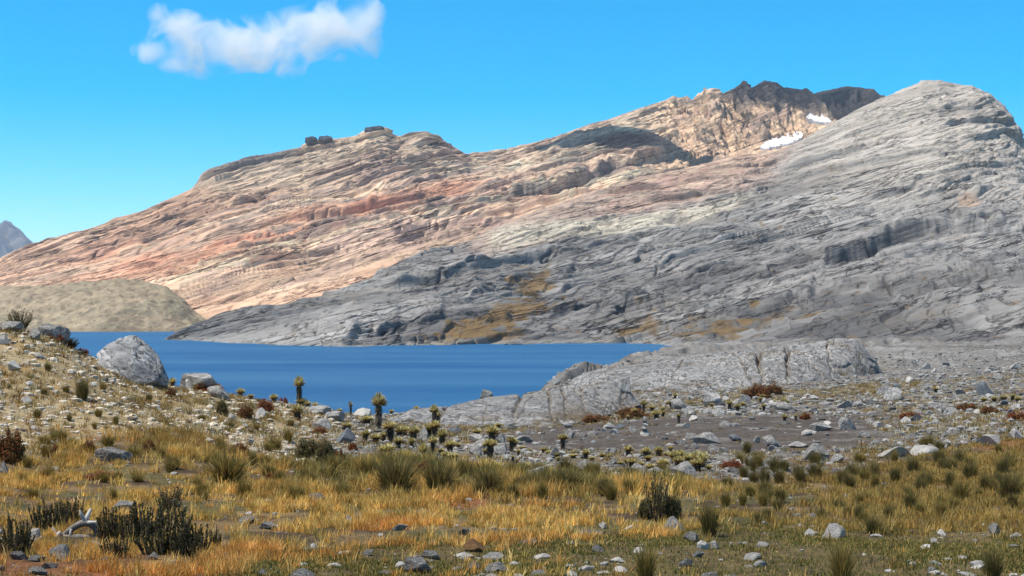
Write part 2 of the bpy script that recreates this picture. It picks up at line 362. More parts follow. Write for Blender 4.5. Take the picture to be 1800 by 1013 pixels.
def normals(X, Y, Z):
    P = np.stack([X, Y, Z], -1); a = np.gradient(P, axis=1); b = np.gradient(P, axis=0)
    n = np.cross(a, b); n /= np.linalg.norm(n, axis=-1, keepdims=True)+1e-9
    n *= np.sign((n*np.array((0, -1, .6))).sum(-1, keepdims=True)); return n
def cliffs(px, py, lines, fade=40):
    """traced ledge lines: out above the lip, cut back below it"""
    pos = np.zeros_like(px); neg = np.zeros_like(px)
    lip_shade = np.zeros_like(px); wob = 5*fbm(px/45.0, py/90, 3.3, o=4); brk = fbm(px/38.0, py/50, 7.7, o=3)
    for (pts, A, up, dn) in lines:
        p = np.array(pts, float); ly = np.interp(px, p[:, 0], p[:, 1])
        e = sstep(p[0, 0], p[0, 0]+fade, px)*(1-sstep(p[-1, 0]-fade, p[-1, 0], px))
        d = py-(ly+wob)
        s = sstep(0, 6.0 if A < 7 else 4.5, d)
        e = e*(.35+.65*sstep(-.35, .15, brk))
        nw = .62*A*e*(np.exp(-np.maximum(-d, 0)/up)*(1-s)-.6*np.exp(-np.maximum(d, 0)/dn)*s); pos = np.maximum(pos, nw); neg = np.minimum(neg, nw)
        lip_shade = np.maximum(lip_shade, e*s*np.exp(-np.maximum(d-2, 0)/(dn*.35)))  # where shade is painted into the rock colour, just below each lip
    return pos+neg, lip_shade

def ledges(seed, n, box, slope, A, L):
    r = np.random.RandomState(seed); out = []
    for k in range(n):
        x = r.uniform(box[0], box[1]); y = r.uniform(box[2], box[3]); l = r.uniform(*L); m = slope+r.normal()*.06; b = r.normal()*.04
        xs = np.linspace(x, x+l, 5); ys = y-(xs-x)*(m+b*np.sin((xs-x)/l*3.1)); out.append((list(zip(xs, ys)), r.uniform(*A)*.62, r.uniform(5, 11), r.uniform(3, 7)))
    return out
# --- the grey mountain on the right
cols = np.linspace(270, 2150, 1150)
rowA = [(270, -3, 600, 0), (300, -3, 588, 0), (350, -3, 535, 0), (400, -3, 490, 0), (500, -3, 455, 0), (600, -3, 432, 0), (680, -3, 455, 0), (750, -3, 468, 0), (850, -3, 480, 0), (1050, -3, 498, 0), (1130, -3, 495, 0), (1200, -3, 410, 0), (1350, -3, 340, 0), (1500, -3, 290, 0), (1650, -3, 265, 0), (1800, -3, 240, 0), (2150, -3, 215, 0)]
rowB = [(270, 612, 604), (292, 602, 603), (400, 590, 540), (500, 583, 515), (600, 580, 495), (700, 578, 520), (800, 572, 545), (900, 572, 560), (1000, 568, 560), (1100, 575, 555), (1200, 580, 520), (1350, 588, 450), (1500, 588, 410), (1650, 585, 380), (1800, 578, 360), (2150, 560, 330)]
rowC = [(270, 612, 608), (292, 600, 608), (400, 572, 580), (500, 556, 590), (600, 545, 590), (700, 520, 620), (800, 500, 660), (900, 492, 690), (1000, 490, 700), (1100, 485, 720), (1200, 480, 720), (1350, 470, 720), (1500, 462, 700), (1650, 450, 680), (1800, 450, 640), (2150, 500, 600)]
rowD = [(270, 612, 610), (292, 599, 610), (400, 566, 610), (500, 546, 640), (600, 528, 650), (700, 490, 710), (800, 462, 770), (900, 435, 820), (1000, 415, 850), (1100, 395, 890), (1200, 378, 920), (1350, 355, 950), (1500, 320, 960), (1650, 290, 960), (1800, 330, 880), (2150, 470, 750)]
rowE = [(270, 612, 612), (288, 604, 614), (300, 595, 616), (320, 584, 618), (350, 574, 625), (390, 563, 640), (430, 551, 650), (500, 540, 680), (560, 528, 690), (600, 514, 710), (650, 500, 740), (672, 478, 760), (710, 458, 800), (760, 441, 850), (830, 424, 890), (870, 398, 930), (930, 378, 960), (1000, 352, 1010), (1100, 322, 1080), (1200, 298, 1130), (1290, 275, 1170), (1335, 270, 1200), (1365, 266, 1205), (1400, 251, 1220), (1415, 243, 1222), (1450, 224, 1240), (1500, 197, 1250), (1550, 173, 1280), (1590, 157, 1290), (1620, 144, 1300), (1650, 142, 1300), (1680, 149, 1300), (1710, 152, 1290), (1740, 165, 1280), (1765, 186, 1260), (1785, 215, 1240), (1800, 244, 1230), (1850, 300, 1180), (1950, 400, 1080), (2150, 500, 950)]
rowF = [(p, -8 if p < 340 else (0 if p < 480 else 15), d+(60 if p < 340 else 350), 0) for (p, q, d) in rowE]
X, Y, Z = loft(cols, [rowA, rowB, rowC, rowD, rowE, rowF], [70, 210, 210, 250, 25], blur=38)
N = normals(X, Y, Z); PX = px_of(X, Y); PY = py_of(Z, Y)
lines = [([(1440, 470), (1480, 458), (1565, 425), (1640, 405), (1700, 402), (1795, 404), (1850, 410)], 11, 40, 14),
         ([(1040, 520), (1100, 535), (1170, 530), (1250, 545), (1320, 548), (1380, 538), (1440, 522)], 7, 18, 22),
         ([(1100, 560), (1160, 556), (1240, 572), (1320, 566), (1400, 566)], 4, 12, 12),
         ([(1640, 460), (1680, 475), (1725, 486), (1810, 494)], 6, 12, 8),
         ([(1520, 512), (1570, 508), (1620, 495), (1680, 486)], 5, 12, 8),
         ([(600, 590), (640, 588), (690, 578), (740, 574), (790, 560)], 6, 25, 10),
         ([(660, 495), (720, 488), (780, 492), (850, 500)], 5, 20, 14),
         ([(820, 520), (880, 495), (940, 480), (1020, 470)], 5, 25, 14),
         ([(860, 425), (930, 412), (1000, 408), (1100, 400)], 4, 14, 12),
         ([(940, 380), (1010, 368), (1080, 365), (1160, 350)], 4, 14, 10),
         ([(1330, 255), (1400, 262), (1460, 258), (1540, 250), (1600, 262)], 4, 14, 12),
         ([(1540, 330), (1610, 322), (1690, 340), (1760, 345)], 5, 14, 12),
         ([(1250, 430), (1340, 420), (1440, 392), (1540, 372)], 3, 20, 12),
         ([(960, 560), (1000, 545), (1060, 548)], 5, 20, 12),
         ([(1640, 192), (1700, 185), (1760, 205), (1800, 235)], 6, 12, 18)]
lines += ledges(3, 26, (1040, 1420, 520, 585), .06, (4, 8), (40, 110))+ledges(4, 30, (1450, 1780, 400, 540), .16, (4, 8), (50, 150))+ledges(5, 40, (600, 1700, 380, 600), .27, (3, 6), (40, 140))+ledges(6, 22, (1250, 1750, 200, 380), .25, (3, 6), (40, 120))+ledges(8, 12, (560, 880, 520, 600), .1, (3, 6), (40, 90))
dz, ledge_shade = cliffs(PX, PY, lines, 16)
warp = 24*fbm(X/170, Y/170, Z/120, o=3)
s = Z*1.0-.26*X+.06*Y+warp
warp2 = 2.0*fbm(X/40, Y/60, Z/30, o=3)
a1, r1 = saw(s/17, 11, .05); a2, r2 = saw((s+warp2)/6.5, 12, .06); a3, r3 = saw((s+warp2*1.5)/2.4, 13, .12)
mod = sstep(-.35, .35, fbm(X/60, Y/80, Z/40, o=3)); mod2 = sstep(-.3, .4, fbm(X/25+7, Y/40, Z/18, o=3))
edgef = np.minimum(1, sstep(0, 25, Z+8)*.7+.3)
sc_ = .55+.45*sstep(450, 900, Y)
ba = X*.956+Z*.292; bb_ = Z*.956-X*.292+.12*Y*0+warp*.25
disp = sc_*(6.0*a1*mod+4.6*a2*mod2+2.1*a3)+5*fbm(X/80, Y/100, Z/60, o=3)*edgef+1.9*fbm(ba/75, bb_/4.6, Y/130, o=4, g=.5)*(.45+.9*sstep(-.3, .35, fbm(X/50, Y/70, Z/25+3, o=2)))+.35*fbm(ba/9, bb_/3, Y/14, o=3)
ck_ = np.exp(-(fbm(ba/55, bb_/7, Y/150+2, o=4)/.022)**2)*sstep(-.25, .1, fbm(ba/60, bb_/20, 8.8, o=2)); ck2 = np.exp(-(fbm(ba/20+9, bb_/3.2, Y/60+5, o=3)/.03)**2)*.6
disp -= (2.2*ck_+1.1*ck2)*sc_
disp = disp*(.25+.75*sstep(275, 340, PX))
# joints cutting across the beds
jc = fbm((X+.5*Z)/9, Y/60, Z/45, o=3); disp -= 1.1*np.exp(-(jc/.025)**2)*mod2*sstep(-.1, .3, fbm(X/45, Y/60, Z/20+6, o=2))
disp += dz*sstep(0, 60, 740-np.arange(X.shape[0]))[:, None]
ridge_row = 740
tw = np.ones(X.shape[0]); tw[ridge_row:] = np.linspace(.9, .3, X.shape[0]-ridge_row); disp = disp*tw[:, None]
ke = 1-.75*np.exp(-((np.arange(X.shape[0])-ridge_row)/32.0)**2)[:, None]; disp *= ke
P = np.stack([X, Y, Z], -1)+N*disp[..., None]
# rock colour, with shade painted in under the ledges: grey slab, warmer towards the shoulder, cream debris, brown growth in the hollows
n1 = fbm(X/90, Y/120, Z/40, o=4); n2 = fbm(ba/40, bb_/3.2, Y/80, o=4, g=.6); n3 = fbm(ba/110, bb_/12, Y/160+4, o=4)
c = np.ones(X.shape+(3,))*np.array((.262, .249, .234))
c *= (1+.40*(r2-.5)+.35*(r3-.5)+.25*(r1-.5)+.40*n3)[..., None]
c *= (1-.55*np.maximum(ck_, ck2*1.2))[..., None]
c = mixc(c, (.40, .38, .355), sstep(0, .4, n2)*.55)
c = mixc(c, (.115, .110, .108), sstep(.0, .35, -n3)*.7)
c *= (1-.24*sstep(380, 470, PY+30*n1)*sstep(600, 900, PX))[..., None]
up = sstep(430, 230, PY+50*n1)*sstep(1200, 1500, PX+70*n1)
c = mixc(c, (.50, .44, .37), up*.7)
bd = np.interp(PX, [800, 880, 1000, 1100, 1200, 1340, 1420, 1600], [424, 398, 372, 352, 330, 290, 245, 160])
warm = sstep(60, -12, PY-bd+28*n1+10*n2)*(1-sstep(1330, 1430, PX))*sstep(780, 900, PX)
c = mixc(c, (.50, .31, .23), warm*.75)
c = mixc(c, (.56, .42, .31), warm*sstep(-.15, .25, n2)*.75)
c = mixc(c, (.30, .25, .22), warm*sstep(.0, .4, -n3)*.6)
crm = np.exp(-((PY-np.interp(PX, [820, 1000, 1100, 1250, 1400], [425, 405, 400, 375, 330])+12*n1)/14)**2)*sstep(830, 900, PX)*(1-sstep(1180, 1380, PX))
c = mixc(c, (.62, .55, .43), np.clip(crm*1.4, 0, 1)*sstep(-.4, .1, n2+.2)*.85)
def blob(cx, cy, rx, ry, k=0): return np.exp(-(((PX-cx)*math.cos(k)+(PY-cy)*math.sin(k))/rx)**2-((-(PX-cx)*math.sin(k)+(PY-cy)*math.cos(k))/ry)**2)
veg = np.maximum.reduce([blob(870, 566, 120, 24, -.38), blob(935, 505, 45, 32, -.5), .8*blob(1130, 580, 90, 16, -.1), .75*blob(1340, 560, 130, 13, -.12), blob(830, 592, 70, 10), .7*blob(1250, 578, 110, 12)])
veg = sstep(.30, .70, veg+.8*fbm(X/6, Y/12, Z/3, o=4))
c = mixc(c, (.17, .105, .035), veg*.9)
vg2 = sstep(.12, .35, fbm(X/18+3, Y/30, Z/7, o=4))*sstep(620, 480, PY)*sstep(470, 560, PY)
c = mixc(c, (.19, .15, .09), vg2*.35)
c = mixc(c, (.40, .25, .15), sstep(.3, .8, blob(1700, 358, 20, 20)+.6*n2)*.55)
c = mixc(c, (.075, .07, .07), np.clip(ledge_shade, 0, 1)*.75)  # dark tone painted under the ledges, standing in for their shade
c = mixc(c, (.30, .29, .26), sstep(2.2, .2, P[..., 2])*.6)
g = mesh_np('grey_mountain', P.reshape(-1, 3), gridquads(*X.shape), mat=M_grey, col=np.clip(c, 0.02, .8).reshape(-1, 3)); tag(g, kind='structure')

# --- the pink and cream mountain with its crags, behind
cols = np.linspace(-420, 1680, 1200)
rA = [(-420, -6, 940, 0), (0, -6, 985, 0), (380, -6, 985, 0), (700, -6, 950, 0), (1200, 20, 1150, 0), (1400, 60, 1350, 0), (1680, 80, 1500, 0)]
rB = [(-420, 545, 1200), (0, 530, 1230), (300, 500, 1250), (600, 455, 1320), (800, 420, 1350), (1000, 375, 1430), (1150, 330, 1520), (1250, 300, 1650), (1400, 270, 1750), (1680, 250, 1800)]
rC = [(-420, 530, 1400), (0, 490, 1420), (200, 445, 1480), (400, 380, 1540), (600, 330, 1600), (720, 320, 1630), (850, 320, 1650), (1000, 303, 1700), (1100, 284, 1760), (1200, 288, 1830), (1300, 272, 1890), (1400, 240, 1930), (1680, 220, 1960)]
rD = [(-420, 520, 1500), (0, 455, 1560), (55, 431, 1580), (110, 417, 1600), (150, 405, 1610), (250, 371, 1650), (335, 333, 1700), (350, 318, 1700), (378, 297, 1710), (400, 290, 1720), (430, 283, 1730), (495, 272, 1740), (510, 266, 1750), (534, 262, 1750), (540, 254, 1750), (580, 246, 1750), (636, 238, 1760), (645, 228, 1760), (676, 226, 1770), (684, 236, 1770), (702, 240, 1780), (750, 233, 1790), (766, 238, 1800), (790, 255, 1810), (805, 262, 1820), (822, 273, 1830), (850, 268, 1850), (890, 264, 1870), (940, 252, 1890), (980, 240, 1910), (1040, 217, 1930), (1070, 210, 1950), (1120, 192, 1970), (1170, 176, 1990), (1186, 168, 2000), (1192, 171, 2000), (1208, 168, 2000), (1216, 176, 2000), (1228, 164, 2010), (1250, 155, 2010), (1264, 156, 2020), (1272, 164, 2020), (1290, 156, 2020), (1309, 142, 2030), (1315, 143, 2030), (1317, 156, 2030), (1328, 152, 2040), (1344, 141, 2040), (1366, 145, 2040), (1378, 154, 2050), (1414, 158, 2060), (1424, 167, 2060), (1440, 163, 2060), (1490, 153, 2070), (1520, 155, 2080), (1536, 156, 2080), (1545, 166, 2080), (1560, 172, 2090), (1600, 190, 2100), (1680, 240, 2100)]
rE = [(p, 40, d+500, 0) for (p, q, d) in rD]
X, Y, Z = loft(cols, [rA, rB, rC, rD, rE], [130, 250, 240, 20], blur=26)
N = normals(X, Y, Z); PX = px_of(X, Y); PY = py_of(Z, Y)
lines = [([(400, 369), (450, 350), (500, 335), (590, 311), (650, 292), (700, 268)], 9, 20, 10),
         ([(470, 364), (540, 352), (600, 342), (640, 326), (675, 308), (760, 280), (800, 268)], 12, 18, 12),
         ([(560, 372), (620, 362), (700, 338), (745, 322)], 8, 14, 9),
         ([(640, 374), (690, 350), (730, 344), (790, 345)], 8, 12, 9),
         ([(600, 412), (660, 408), (720, 400), (800, 372), (860, 350), (930, 322)], 7, 16, 10),
         ([(120, 450), (180, 440), (215, 420), (260, 407), (310, 382), (360, 356), (430, 343), (480, 330)], 8, 18, 9),
         ([(0, 476), (60, 468), (120, 458), (200, 448), (260, 442)], 7, 14, 9),
         ([(340, 325), (400, 315), (450, 300), (520, 285), (580, 262)], 5, 12, 9),
         ([(560, 284), (600, 276), (650, 258), (700, 243), (770, 240)], 9, 10, 8),
         ([(660, 275), (700, 262), (740, 250), (800, 250)], 8, 10, 8),
         ([(890, 356), (965, 346), (1000, 334), (1060, 306), (1090, 292), (1120, 284), (1170, 280)], 24, 26, 16),
         ([(940, 283), (1000, 262), (1060, 248), (1120, 250)], 9, 14, 14),
         ([(900, 302), (960, 290), (1010, 284), (1050, 276)], 6, 12, 8),
         ([(1000, 372), (1080, 350), (1150, 322), (1220, 305)], 8, 14, 10)]
lines += ledges(13, 60, (0, 780, 300, 480), .36, (6, 12), (50, 190))+ledges(14, 36, (420, 800, 275, 380), .36, (6, 12), (60, 190))+ledges(15, 30, (700, 1150, 290, 400), .33, (6, 13), (50, 160))+ledges(16, 24, (780, 1120, 240, 330), .3, (6, 12), (50, 140))
dz, ledge_shade = cliffs(PX, PY, lines, 16)
warp = 30*fbm(X/260, Y/260, Z/200, o=3)
s = Z-.31*X+.05*Y+warp
warp2 = 3*fbm(X/70, Y/90, Z/45, o=3)
a1, r1 = saw(s/30, 21, .05); a2, r2 = saw((s+warp2)/11, 22, .06); a3, r3 = saw((s+1.5*warp2)/4.2, 23, .12)
mod = sstep(-.3, .4, fbm(X/130, Y/160, Z/70, o=3)+sstep(250, 600, PX)*.1); mod2 = sstep(-.35, .3, fbm(X/60+7, Y/80, Z/30, o=3))
low = sstep(560, 380, PY)
crag = sstep(1120, 1230, PX)*sstep(320, 280, PY)
ba = X*.93+Z*.36; bb_ = Z*.93-X*.36+warp*.25
disp = (1-crag)*((11*a1*mod+9*a2*mod2)*(.45+.55*low)+4.4*a3)+7*fbm(X/110, Y/150, Z/80, o=3)+(1-.5*crag)*(3.0*fbm(ba/200, bb_/9, Y/260, o=4, g=.5)+.7*fbm(ba/18, bb_/6, Y/30, o=3))
gx = X+.35*Z+14*fbm(X/60, Y/90, Z/60, o=3)
rib = 1-np.abs(fbm(gx/38, Z*0+2.2, Z/160, o=2))*2
ck_ = np.exp(-(fbm(ba/110, bb_/13, Y/250+2, o=4)/.022)**2)*sstep(-.25, .1, fbm(ba/120, bb_/40, 8.8, o=2)); ck2 = np.exp(-(fbm(ba/45+9, bb_/6, Y/90+5, o=3)/.03)**2)*.6
disp -= (5*ck_+2.4*ck2)*(1-crag)
rg2 = 1-np.abs(fbm(gx/14, Z/60, 1.1, o=4, g=.6))*3
disp += crag*(20*rib+11*rg2+8*saw((Z+.6*X+warp2)/13, 31)[0]+5*(1-np.abs(fbm(gx/5, Z/18, 4.1, o=3))*3)-24)
snm = np.maximum(np.exp(-((PX-1372)/46)**4-((PY-254)/15)**4), np.exp(-((PX-1440)/30)**4-((PY-213)/11)**4)); disp = disp*(1-.85*snm)-8*snm
disp += dz*sstep(0, 90, 620-np.arange(X.shape[0]))[:, None]
rr = 620
ke = 1-.93*np.exp(-((np.arange(X.shape[0])-rr)/13.0)**2)[:, None]; disp *= ke
P = np.stack([X, Y, Z], -1)+N*disp[..., None]
n1 = fbm(X/150, Y/200, Z/60, o=4); n2 = fbm(ba/28, bb_/5, Y/70, o=4, g=.6); n3 = fbm(ba/110, bb_/20, Y/150+4, o=4)
c = np.ones(X.shape+(3,))*np.array((.44, .335, .25))
crmz = sstep(.30, .52, (420-PY)/200+.25*n1+.0*PX)  # cream top beds
c = mixc(c, (.38, .245, .175), sstep(-.35, .25, n3+.35*n1-.55*crmz)*.75)
c = mixc(c, (.52, .25, .16), sstep(60, 260, PX)*np.exp(-((PY-np.interp(PX, [100, 300, 450, 600, 700, 850, 1000, 1100], [470, 455, 425, 400, 350, 330, 300, 285]))/26)**2)*sstep(-.5, .3, n3)*.75)
c = mixc(c, (.48, .40, .31), crmz*sstep(-.4, .1, n3)*.85)
c = mixc(c, (.30, .22, .20), sstep(.1, .5, -n3)*.6)
c = mixc(c, (.33, .24, .17), sstep(500, 570, PY+30*n1)*.5)
c *= (1+.42*(r2-.5)+.35*(r3-.5)+.3*(r1-.5)+.35*n2)[..., None]
c *= (1-.5*np.maximum(ck_, ck2*1.2))[..., None]
c = np.clip(c*np.array((1.56, 1.44, 1.31)), 0, .8)
c = mixc(c, (.16, .14, .14), sstep(.68, .85, r2+.18*n3)*sstep(-.2, .2, n2+.1)*sstep(500, 400, PY)*.7)
c = mixc(c, (.15, .12, .11), np.clip(ledge_shade, 0, 1)*.7)  # shade below the ledges put into the colour here too
tl = sstep(16, 4, PY-np.interp(PX, [330, 350, 380, 430, 500, 545, 600], [335, 322, 300, 288, 272, 258, 240])+4*n3-4)*sstep(330, 380, PX)*(1-sstep(480, 560, PX))
c = mixc(c, (.20, .165, .15), tl*.8)
cr = sstep(1100, 1200, PX)
hol_shade = np.exp(-((PX-1130)/110)**2-((PY-262)/20)**2); c = mixc(c, (.20, .085, .06), sstep(.3, .8, hol_shade+.3*n3)*.8)  # red rock of the hollow, painted darker to deepen the cloud shadow
c = mixc(c, (.76, .52, .34), cr*sstep(-.3, .3, n3+.2)*.8)
c = mixc(c, (.32, .25, .18), cr*sstep(.0, .4, n2)*.6)
c = mixc(c, (.16, .14, .14), cr*sstep(.55, .95, noise(gx/24, Z/120, 5.5))*.6)
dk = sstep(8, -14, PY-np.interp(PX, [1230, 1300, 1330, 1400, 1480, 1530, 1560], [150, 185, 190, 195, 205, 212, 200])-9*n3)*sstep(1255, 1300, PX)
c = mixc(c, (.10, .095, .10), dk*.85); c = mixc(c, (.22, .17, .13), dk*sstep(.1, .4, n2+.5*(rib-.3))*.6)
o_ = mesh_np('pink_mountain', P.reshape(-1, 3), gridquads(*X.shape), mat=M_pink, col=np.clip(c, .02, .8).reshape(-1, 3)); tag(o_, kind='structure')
OP = P; OPX = px_of(P[..., 0], P[..., 1]); OPY = py_of(P[..., 2], P[..., 1])

# snow lying in the bowl below the crags
def snow(poly, label):
    m = inpoly(OPX[:620], OPY[:620], poly); A = OP.copy()
    for ax in (0, 1):
        for _ in range(14): A = (np.roll(A, 1, ax)+2*A+np.roll(A, -1, ax))/4
    f = m[:-1, :-1] & m[1:, :-1] & m[:-1, 1:] & m[1:, 1:]; a = np.arange(A.shape[0]*A.shape[1]).reshape(A.shape[:2])
    jj, ii = np.where(f); Q = np.stack([a[jj, ii], a[jj, ii+1], a[jj+1, ii+1], a[jj+1, ii]], -1)
    up_ = np.array((0, -1.0, 4.0)); top = A+up_; bot = A-up_*1.2
    use, inv = np.unique(Q, return_inverse=True); inv = inv.reshape(Q.shape); nv = len(use)
    V = np.concatenate([top.reshape(-1, 3)[use], bot.reshape(-1, 3)[use]])
    from collections import Counter
    ed = Counter(); 
    for q in inv:
        for k in range(4): ed[tuple(sorted((q[k], q[(k+1) % 4])))] += 1
    side = [(e[0], e[1], e[1]+nv, e[0]+nv) for e, n_ in ed.items() if n_ == 1]
    Qs = list(map(tuple, inv))+[tuple(q[::-1]+nv) for q in inv]+side
    o = mesh_np('snow_patch', V, Qs, mat=M_snow); tag(o, label, 'snow patch'); return o
snow([(1416, 209), (1424, 206), (1440, 209), (1456, 211), (1463, 219), (1450, 221), (1434, 218), (1420, 216)], 'smaller and higher white snow patch just below the dark crags')
snow([(1334, 264), (1346, 254), (1366, 247), (1388, 242), (1410, 238), (1412, 246), (1390, 256), (1366, 262), (1345, 266)], 'longer and lower white snow patch where the bowl meets the grey shoulder')

# blocks perched on the skyline of the pink mountain are built with the rocks further down

# --- tan moraine on the far shore, and the blue peak far away
cols = np.linspace(-300, 400, 420)
rA = [(-300, -3, 950, 0), (0, -3, 965, 0), (200, -3, 960, 0), (300, -3, 972, 0), (400, -3, 985, 0)]
rB = [(-300, 500, 1060), (0, 504, 1060), (100, 501, 1050), (150, 495, 1045), (210, 490, 1040), (250, 493, 1040), (290, 503, 1040), (320, 524, 1040), (340, 545, 1030), (362, 562, 1020), (375, 580, 1000), (400, 584, 990)]
rC = [(-300, 2, 1200, 0), (0, 2, 1180, 0), (400, -5, 1060, 0)]
X, Y, Z = loft(cols, [rA, rB, rC], [150, 20], blur=0)
t = np.linspace(0, 1, 150)[:, None]; N = normals(X, Y, Z)
d = 10*fbm(X/60, Y/40, o=5)*np.vstack([np.sin(t*math.pi), np.zeros((20, 1))])+1.0*fbm(X/6, Y/6, Z/5, o=3)+2*(1-np.abs(fbm((X+.6*Z)/26, Z/90, 1.2, o=4))*2)*np.vstack([np.sin(t*math.pi), np.zeros((20, 1))])
P = np.stack([X, Y, Z], -1)+N*d[..., None]
n1 = fbm(X/40, Y/40, Z/14, o=4); n2 = fbm(X/7, Y/7, Z/5, o=3)
c = np.ones(X.shape+(3,))*np.array((.31, .245, .16)); c = mixc(c, (.24, .215, .14), sstep(-.1, .3, n1)*.6); c = mixc(c, (.13, .10, .065), sstep(.08, .3, fbm(X/3.5, Y/6, Z/2, o=4))*.6); c = mixc(c, (.2, .15, .09), sstep(3.5, 1, P[..., 2])*.6)
m_ = mesh_np('moraine_hill', P.reshape(-1, 3), gridquads(*X.shape), mat=M_mor, col=c.reshape(-1, 3)); tag(m_, kind='structure')
cols = np.linspace(-500, 120, 260)
D = 9000
rA = [(-500, -10, 7800, 0), (120, -10, 7800, 0)]
rB = [(-500, 470, D), (-200, 420, D), (-90, 380, D), (-40, 402, D), (-20, 396, D), (0, 392, D), (10, 390, D), (18, 391, D), (26, 399, D), (38, 407, D), (50, 421, D), (62, 432, D), (80, 455, D), (120, 500, D)]
rC = [(-500, -10, 10500, 0), (120, -10, 10500, 0)]
X, Y, Z = loft(cols, [rA, rB, rC], [160, 30], blur=0); N = normals(X, Y, Z)
kk = 1-.8*np.exp(-((np.arange(X.shape[0])-160)/12.0)**2)[:, None]
P = np.stack([X, Y, Z], -1)+N*(kk*(135*fbm(X/240, Y/450, Z/180, o=5)+60*(1-np.abs(fbm((X+Z)/75, Z/450, 3.1, o=3))*2)))[..., None]
c = np.ones(X.shape+(3,))*np.array((.12, .12, .125)); c = mixc(c, (.20, .19, .185), sstep(-.2, .3, fbm(X/90, Y/200, Z/60, o=4))*.8)
p_ = mesh_np('distant_peak', P.reshape(-1, 3), gridquads(*X.shape), mat=M_peak, col=c.reshape(-1, 3)); tag(p_, kind='structure')

# ---------------------------------------------------------------- bedrock outcrops beside the lake
def outcrop(name, label, px0, px1, base, top, basin, colr, seed, cut, nc=420):
    cols = np.linspace(px0, px1, nc)
    X, Y, Z = loft(cols, [base, top, basin], [150, 60], blur=0)
    # round the lip
    t = np.concatenate([np.linspace(0, 1, 150), np.ones(60)])[:, None]
    bulge = np.sin(np.clip(t, 0, 1)*math.pi)
    N = normals(X, Y, Z); PX = px_of(X, Y); PY = py_of(Z, Y)
    ends = np.clip(np.minimum((PX-px0)/30, (px1-PX)/30), 0, 1)
    bk = saw((Z+.12*X+1.2*fbm(X/6, Y/8, o=3))/1.1, 41, .1)[0]
    d = (.8*bulge+.42*fbm(X/7, Y/8, Z/4+seed, o=3)+.09*fbm(X/1.1, Y/1.1, Z/.9, o=4)+.28*bk*sstep(-.2, .3, fbm(X/4, Y/5, Z/3+9, o=3)))*ends
    ck = np.zeros_like(X); 
    for (cx, w, dep, sl) in cut:
        q = (PX-cx-sl*(PY-640)-5*fbm(PY/14, 0*PY+cx, o=3))/w; e = np.exp(-q*q); d -= dep*e*t; ck = np.maximum(ck, e*t)
    jf = fbm((X+.3*Z)/3, Y/20, Z/9+seed, o=3); e = np.exp(-(jf/.03)**2); d -= .12*e; ck = np.maximum(ck, e*.3)
    P = np.stack([X, Y, Z], -1)+N*d[..., None]
    n1 = fbm(X/6, Y/6, Z/4, o=4); n2 = fbm(X/.9, Y/1.2, Z/2.5, o=4)
    c = np.ones(X.shape+(3,))*np.array(colr); c *= (1+.35*n1+.25*n2)[..., None]
    c = mixc(c, (.14, .09, .035), np.clip(ck, 0, 1)*.85)
    c = mixc(c, (.15, .105, .05), sstep(.05, .25, fbm(X/3+3, Y/4, Z/2, o=4))*sstep(.55, .9, t)*.8)
    c = mixc(c, (.14, .095, .04), sstep(.35, .05, t)*sstep(-.1, .2, fbm(X/2, Y/3, Z/1.2+5, o=3))*.8)
    o = mesh_np(name, P.reshape(-1, 3), gridquads(*X.shape), mat=M_slab, col=np.clip(c, .02, .8).reshape(-1, 3))
    tag(o, label, 'rock outcrop'); return o
outcrop('rock_outcrop', 'large pale bedrock outcrop with a fissured wall beside the right end of the lake', 985, 1560,
        [(985, 700, 168), (1050, 698, 150), (1100, 698, 146), (1160, 702, 142), (1250, 698, 144), (1350, 690, 150), (1400, 688, 152), (1450, 677, 158), (1500, 668, 164), (1560, 664, 172)],
        [(985, 676, 190), (1010, 668, 188), (1040, 653, 185), (1100, 642, 182), (1170, 634, 180), (1250, 630, 176), (1330, 616, 175), (1400, 606, 175), (1450, 600, 176), (1500, 598, 178), (1516, 606, 178), (1530, 625, 178), (1548, 657, 178), (1560, 664, 178)],
        [(985, -1, 200, 0), (1200, 0, 245, 0), (1560, 0, 225, 0)], (.285, .275, .262), 1.0,
        [(1335, 4, 1.5, .15), (1385, 3, 1.3, .02), (1300, 2, .4, .5), (1455, 1.5, .4, .1), (1200, 1.5, .3, -.5)])
outcrop('rock_outcrop', 'low whaleback of pale grey bedrock sloping into the near edge of the lake', 688, 1125,
        [(688, 748, 88), (740, 758, 88), (800, 758, 88), (860, 758, 88), (950, 757, 90), (1000, 748, 95), (1050, 741, 100), (1100, 722, 108), (1125, 712, 112)],
        [(688, 742, 100), (720, 733, 112), (760, 723, 118), (800, 717, 122), (850, 704, 126), (900, 696, 128), (950, 689, 130), (1000, 681, 132), (1040, 673, 134), (1070, 672, 134), (1095, 682, 132), (1112, 700, 128), (1125, 711, 120)],
        [(688, 0, 135, 0), (900, -1, 160, 0), (1125, 0, 165, 0)], (.265, .255, .242), 2.0,
        [(800, 3, .5, -1.2), (860, 4, .6, -.8), (935, 3, .5, -.3), (960, 3, .6, .1), (985, 3, .6, .1), (1065, 3, .6, .4), (1015, 3, .5, .1)], nc=360)

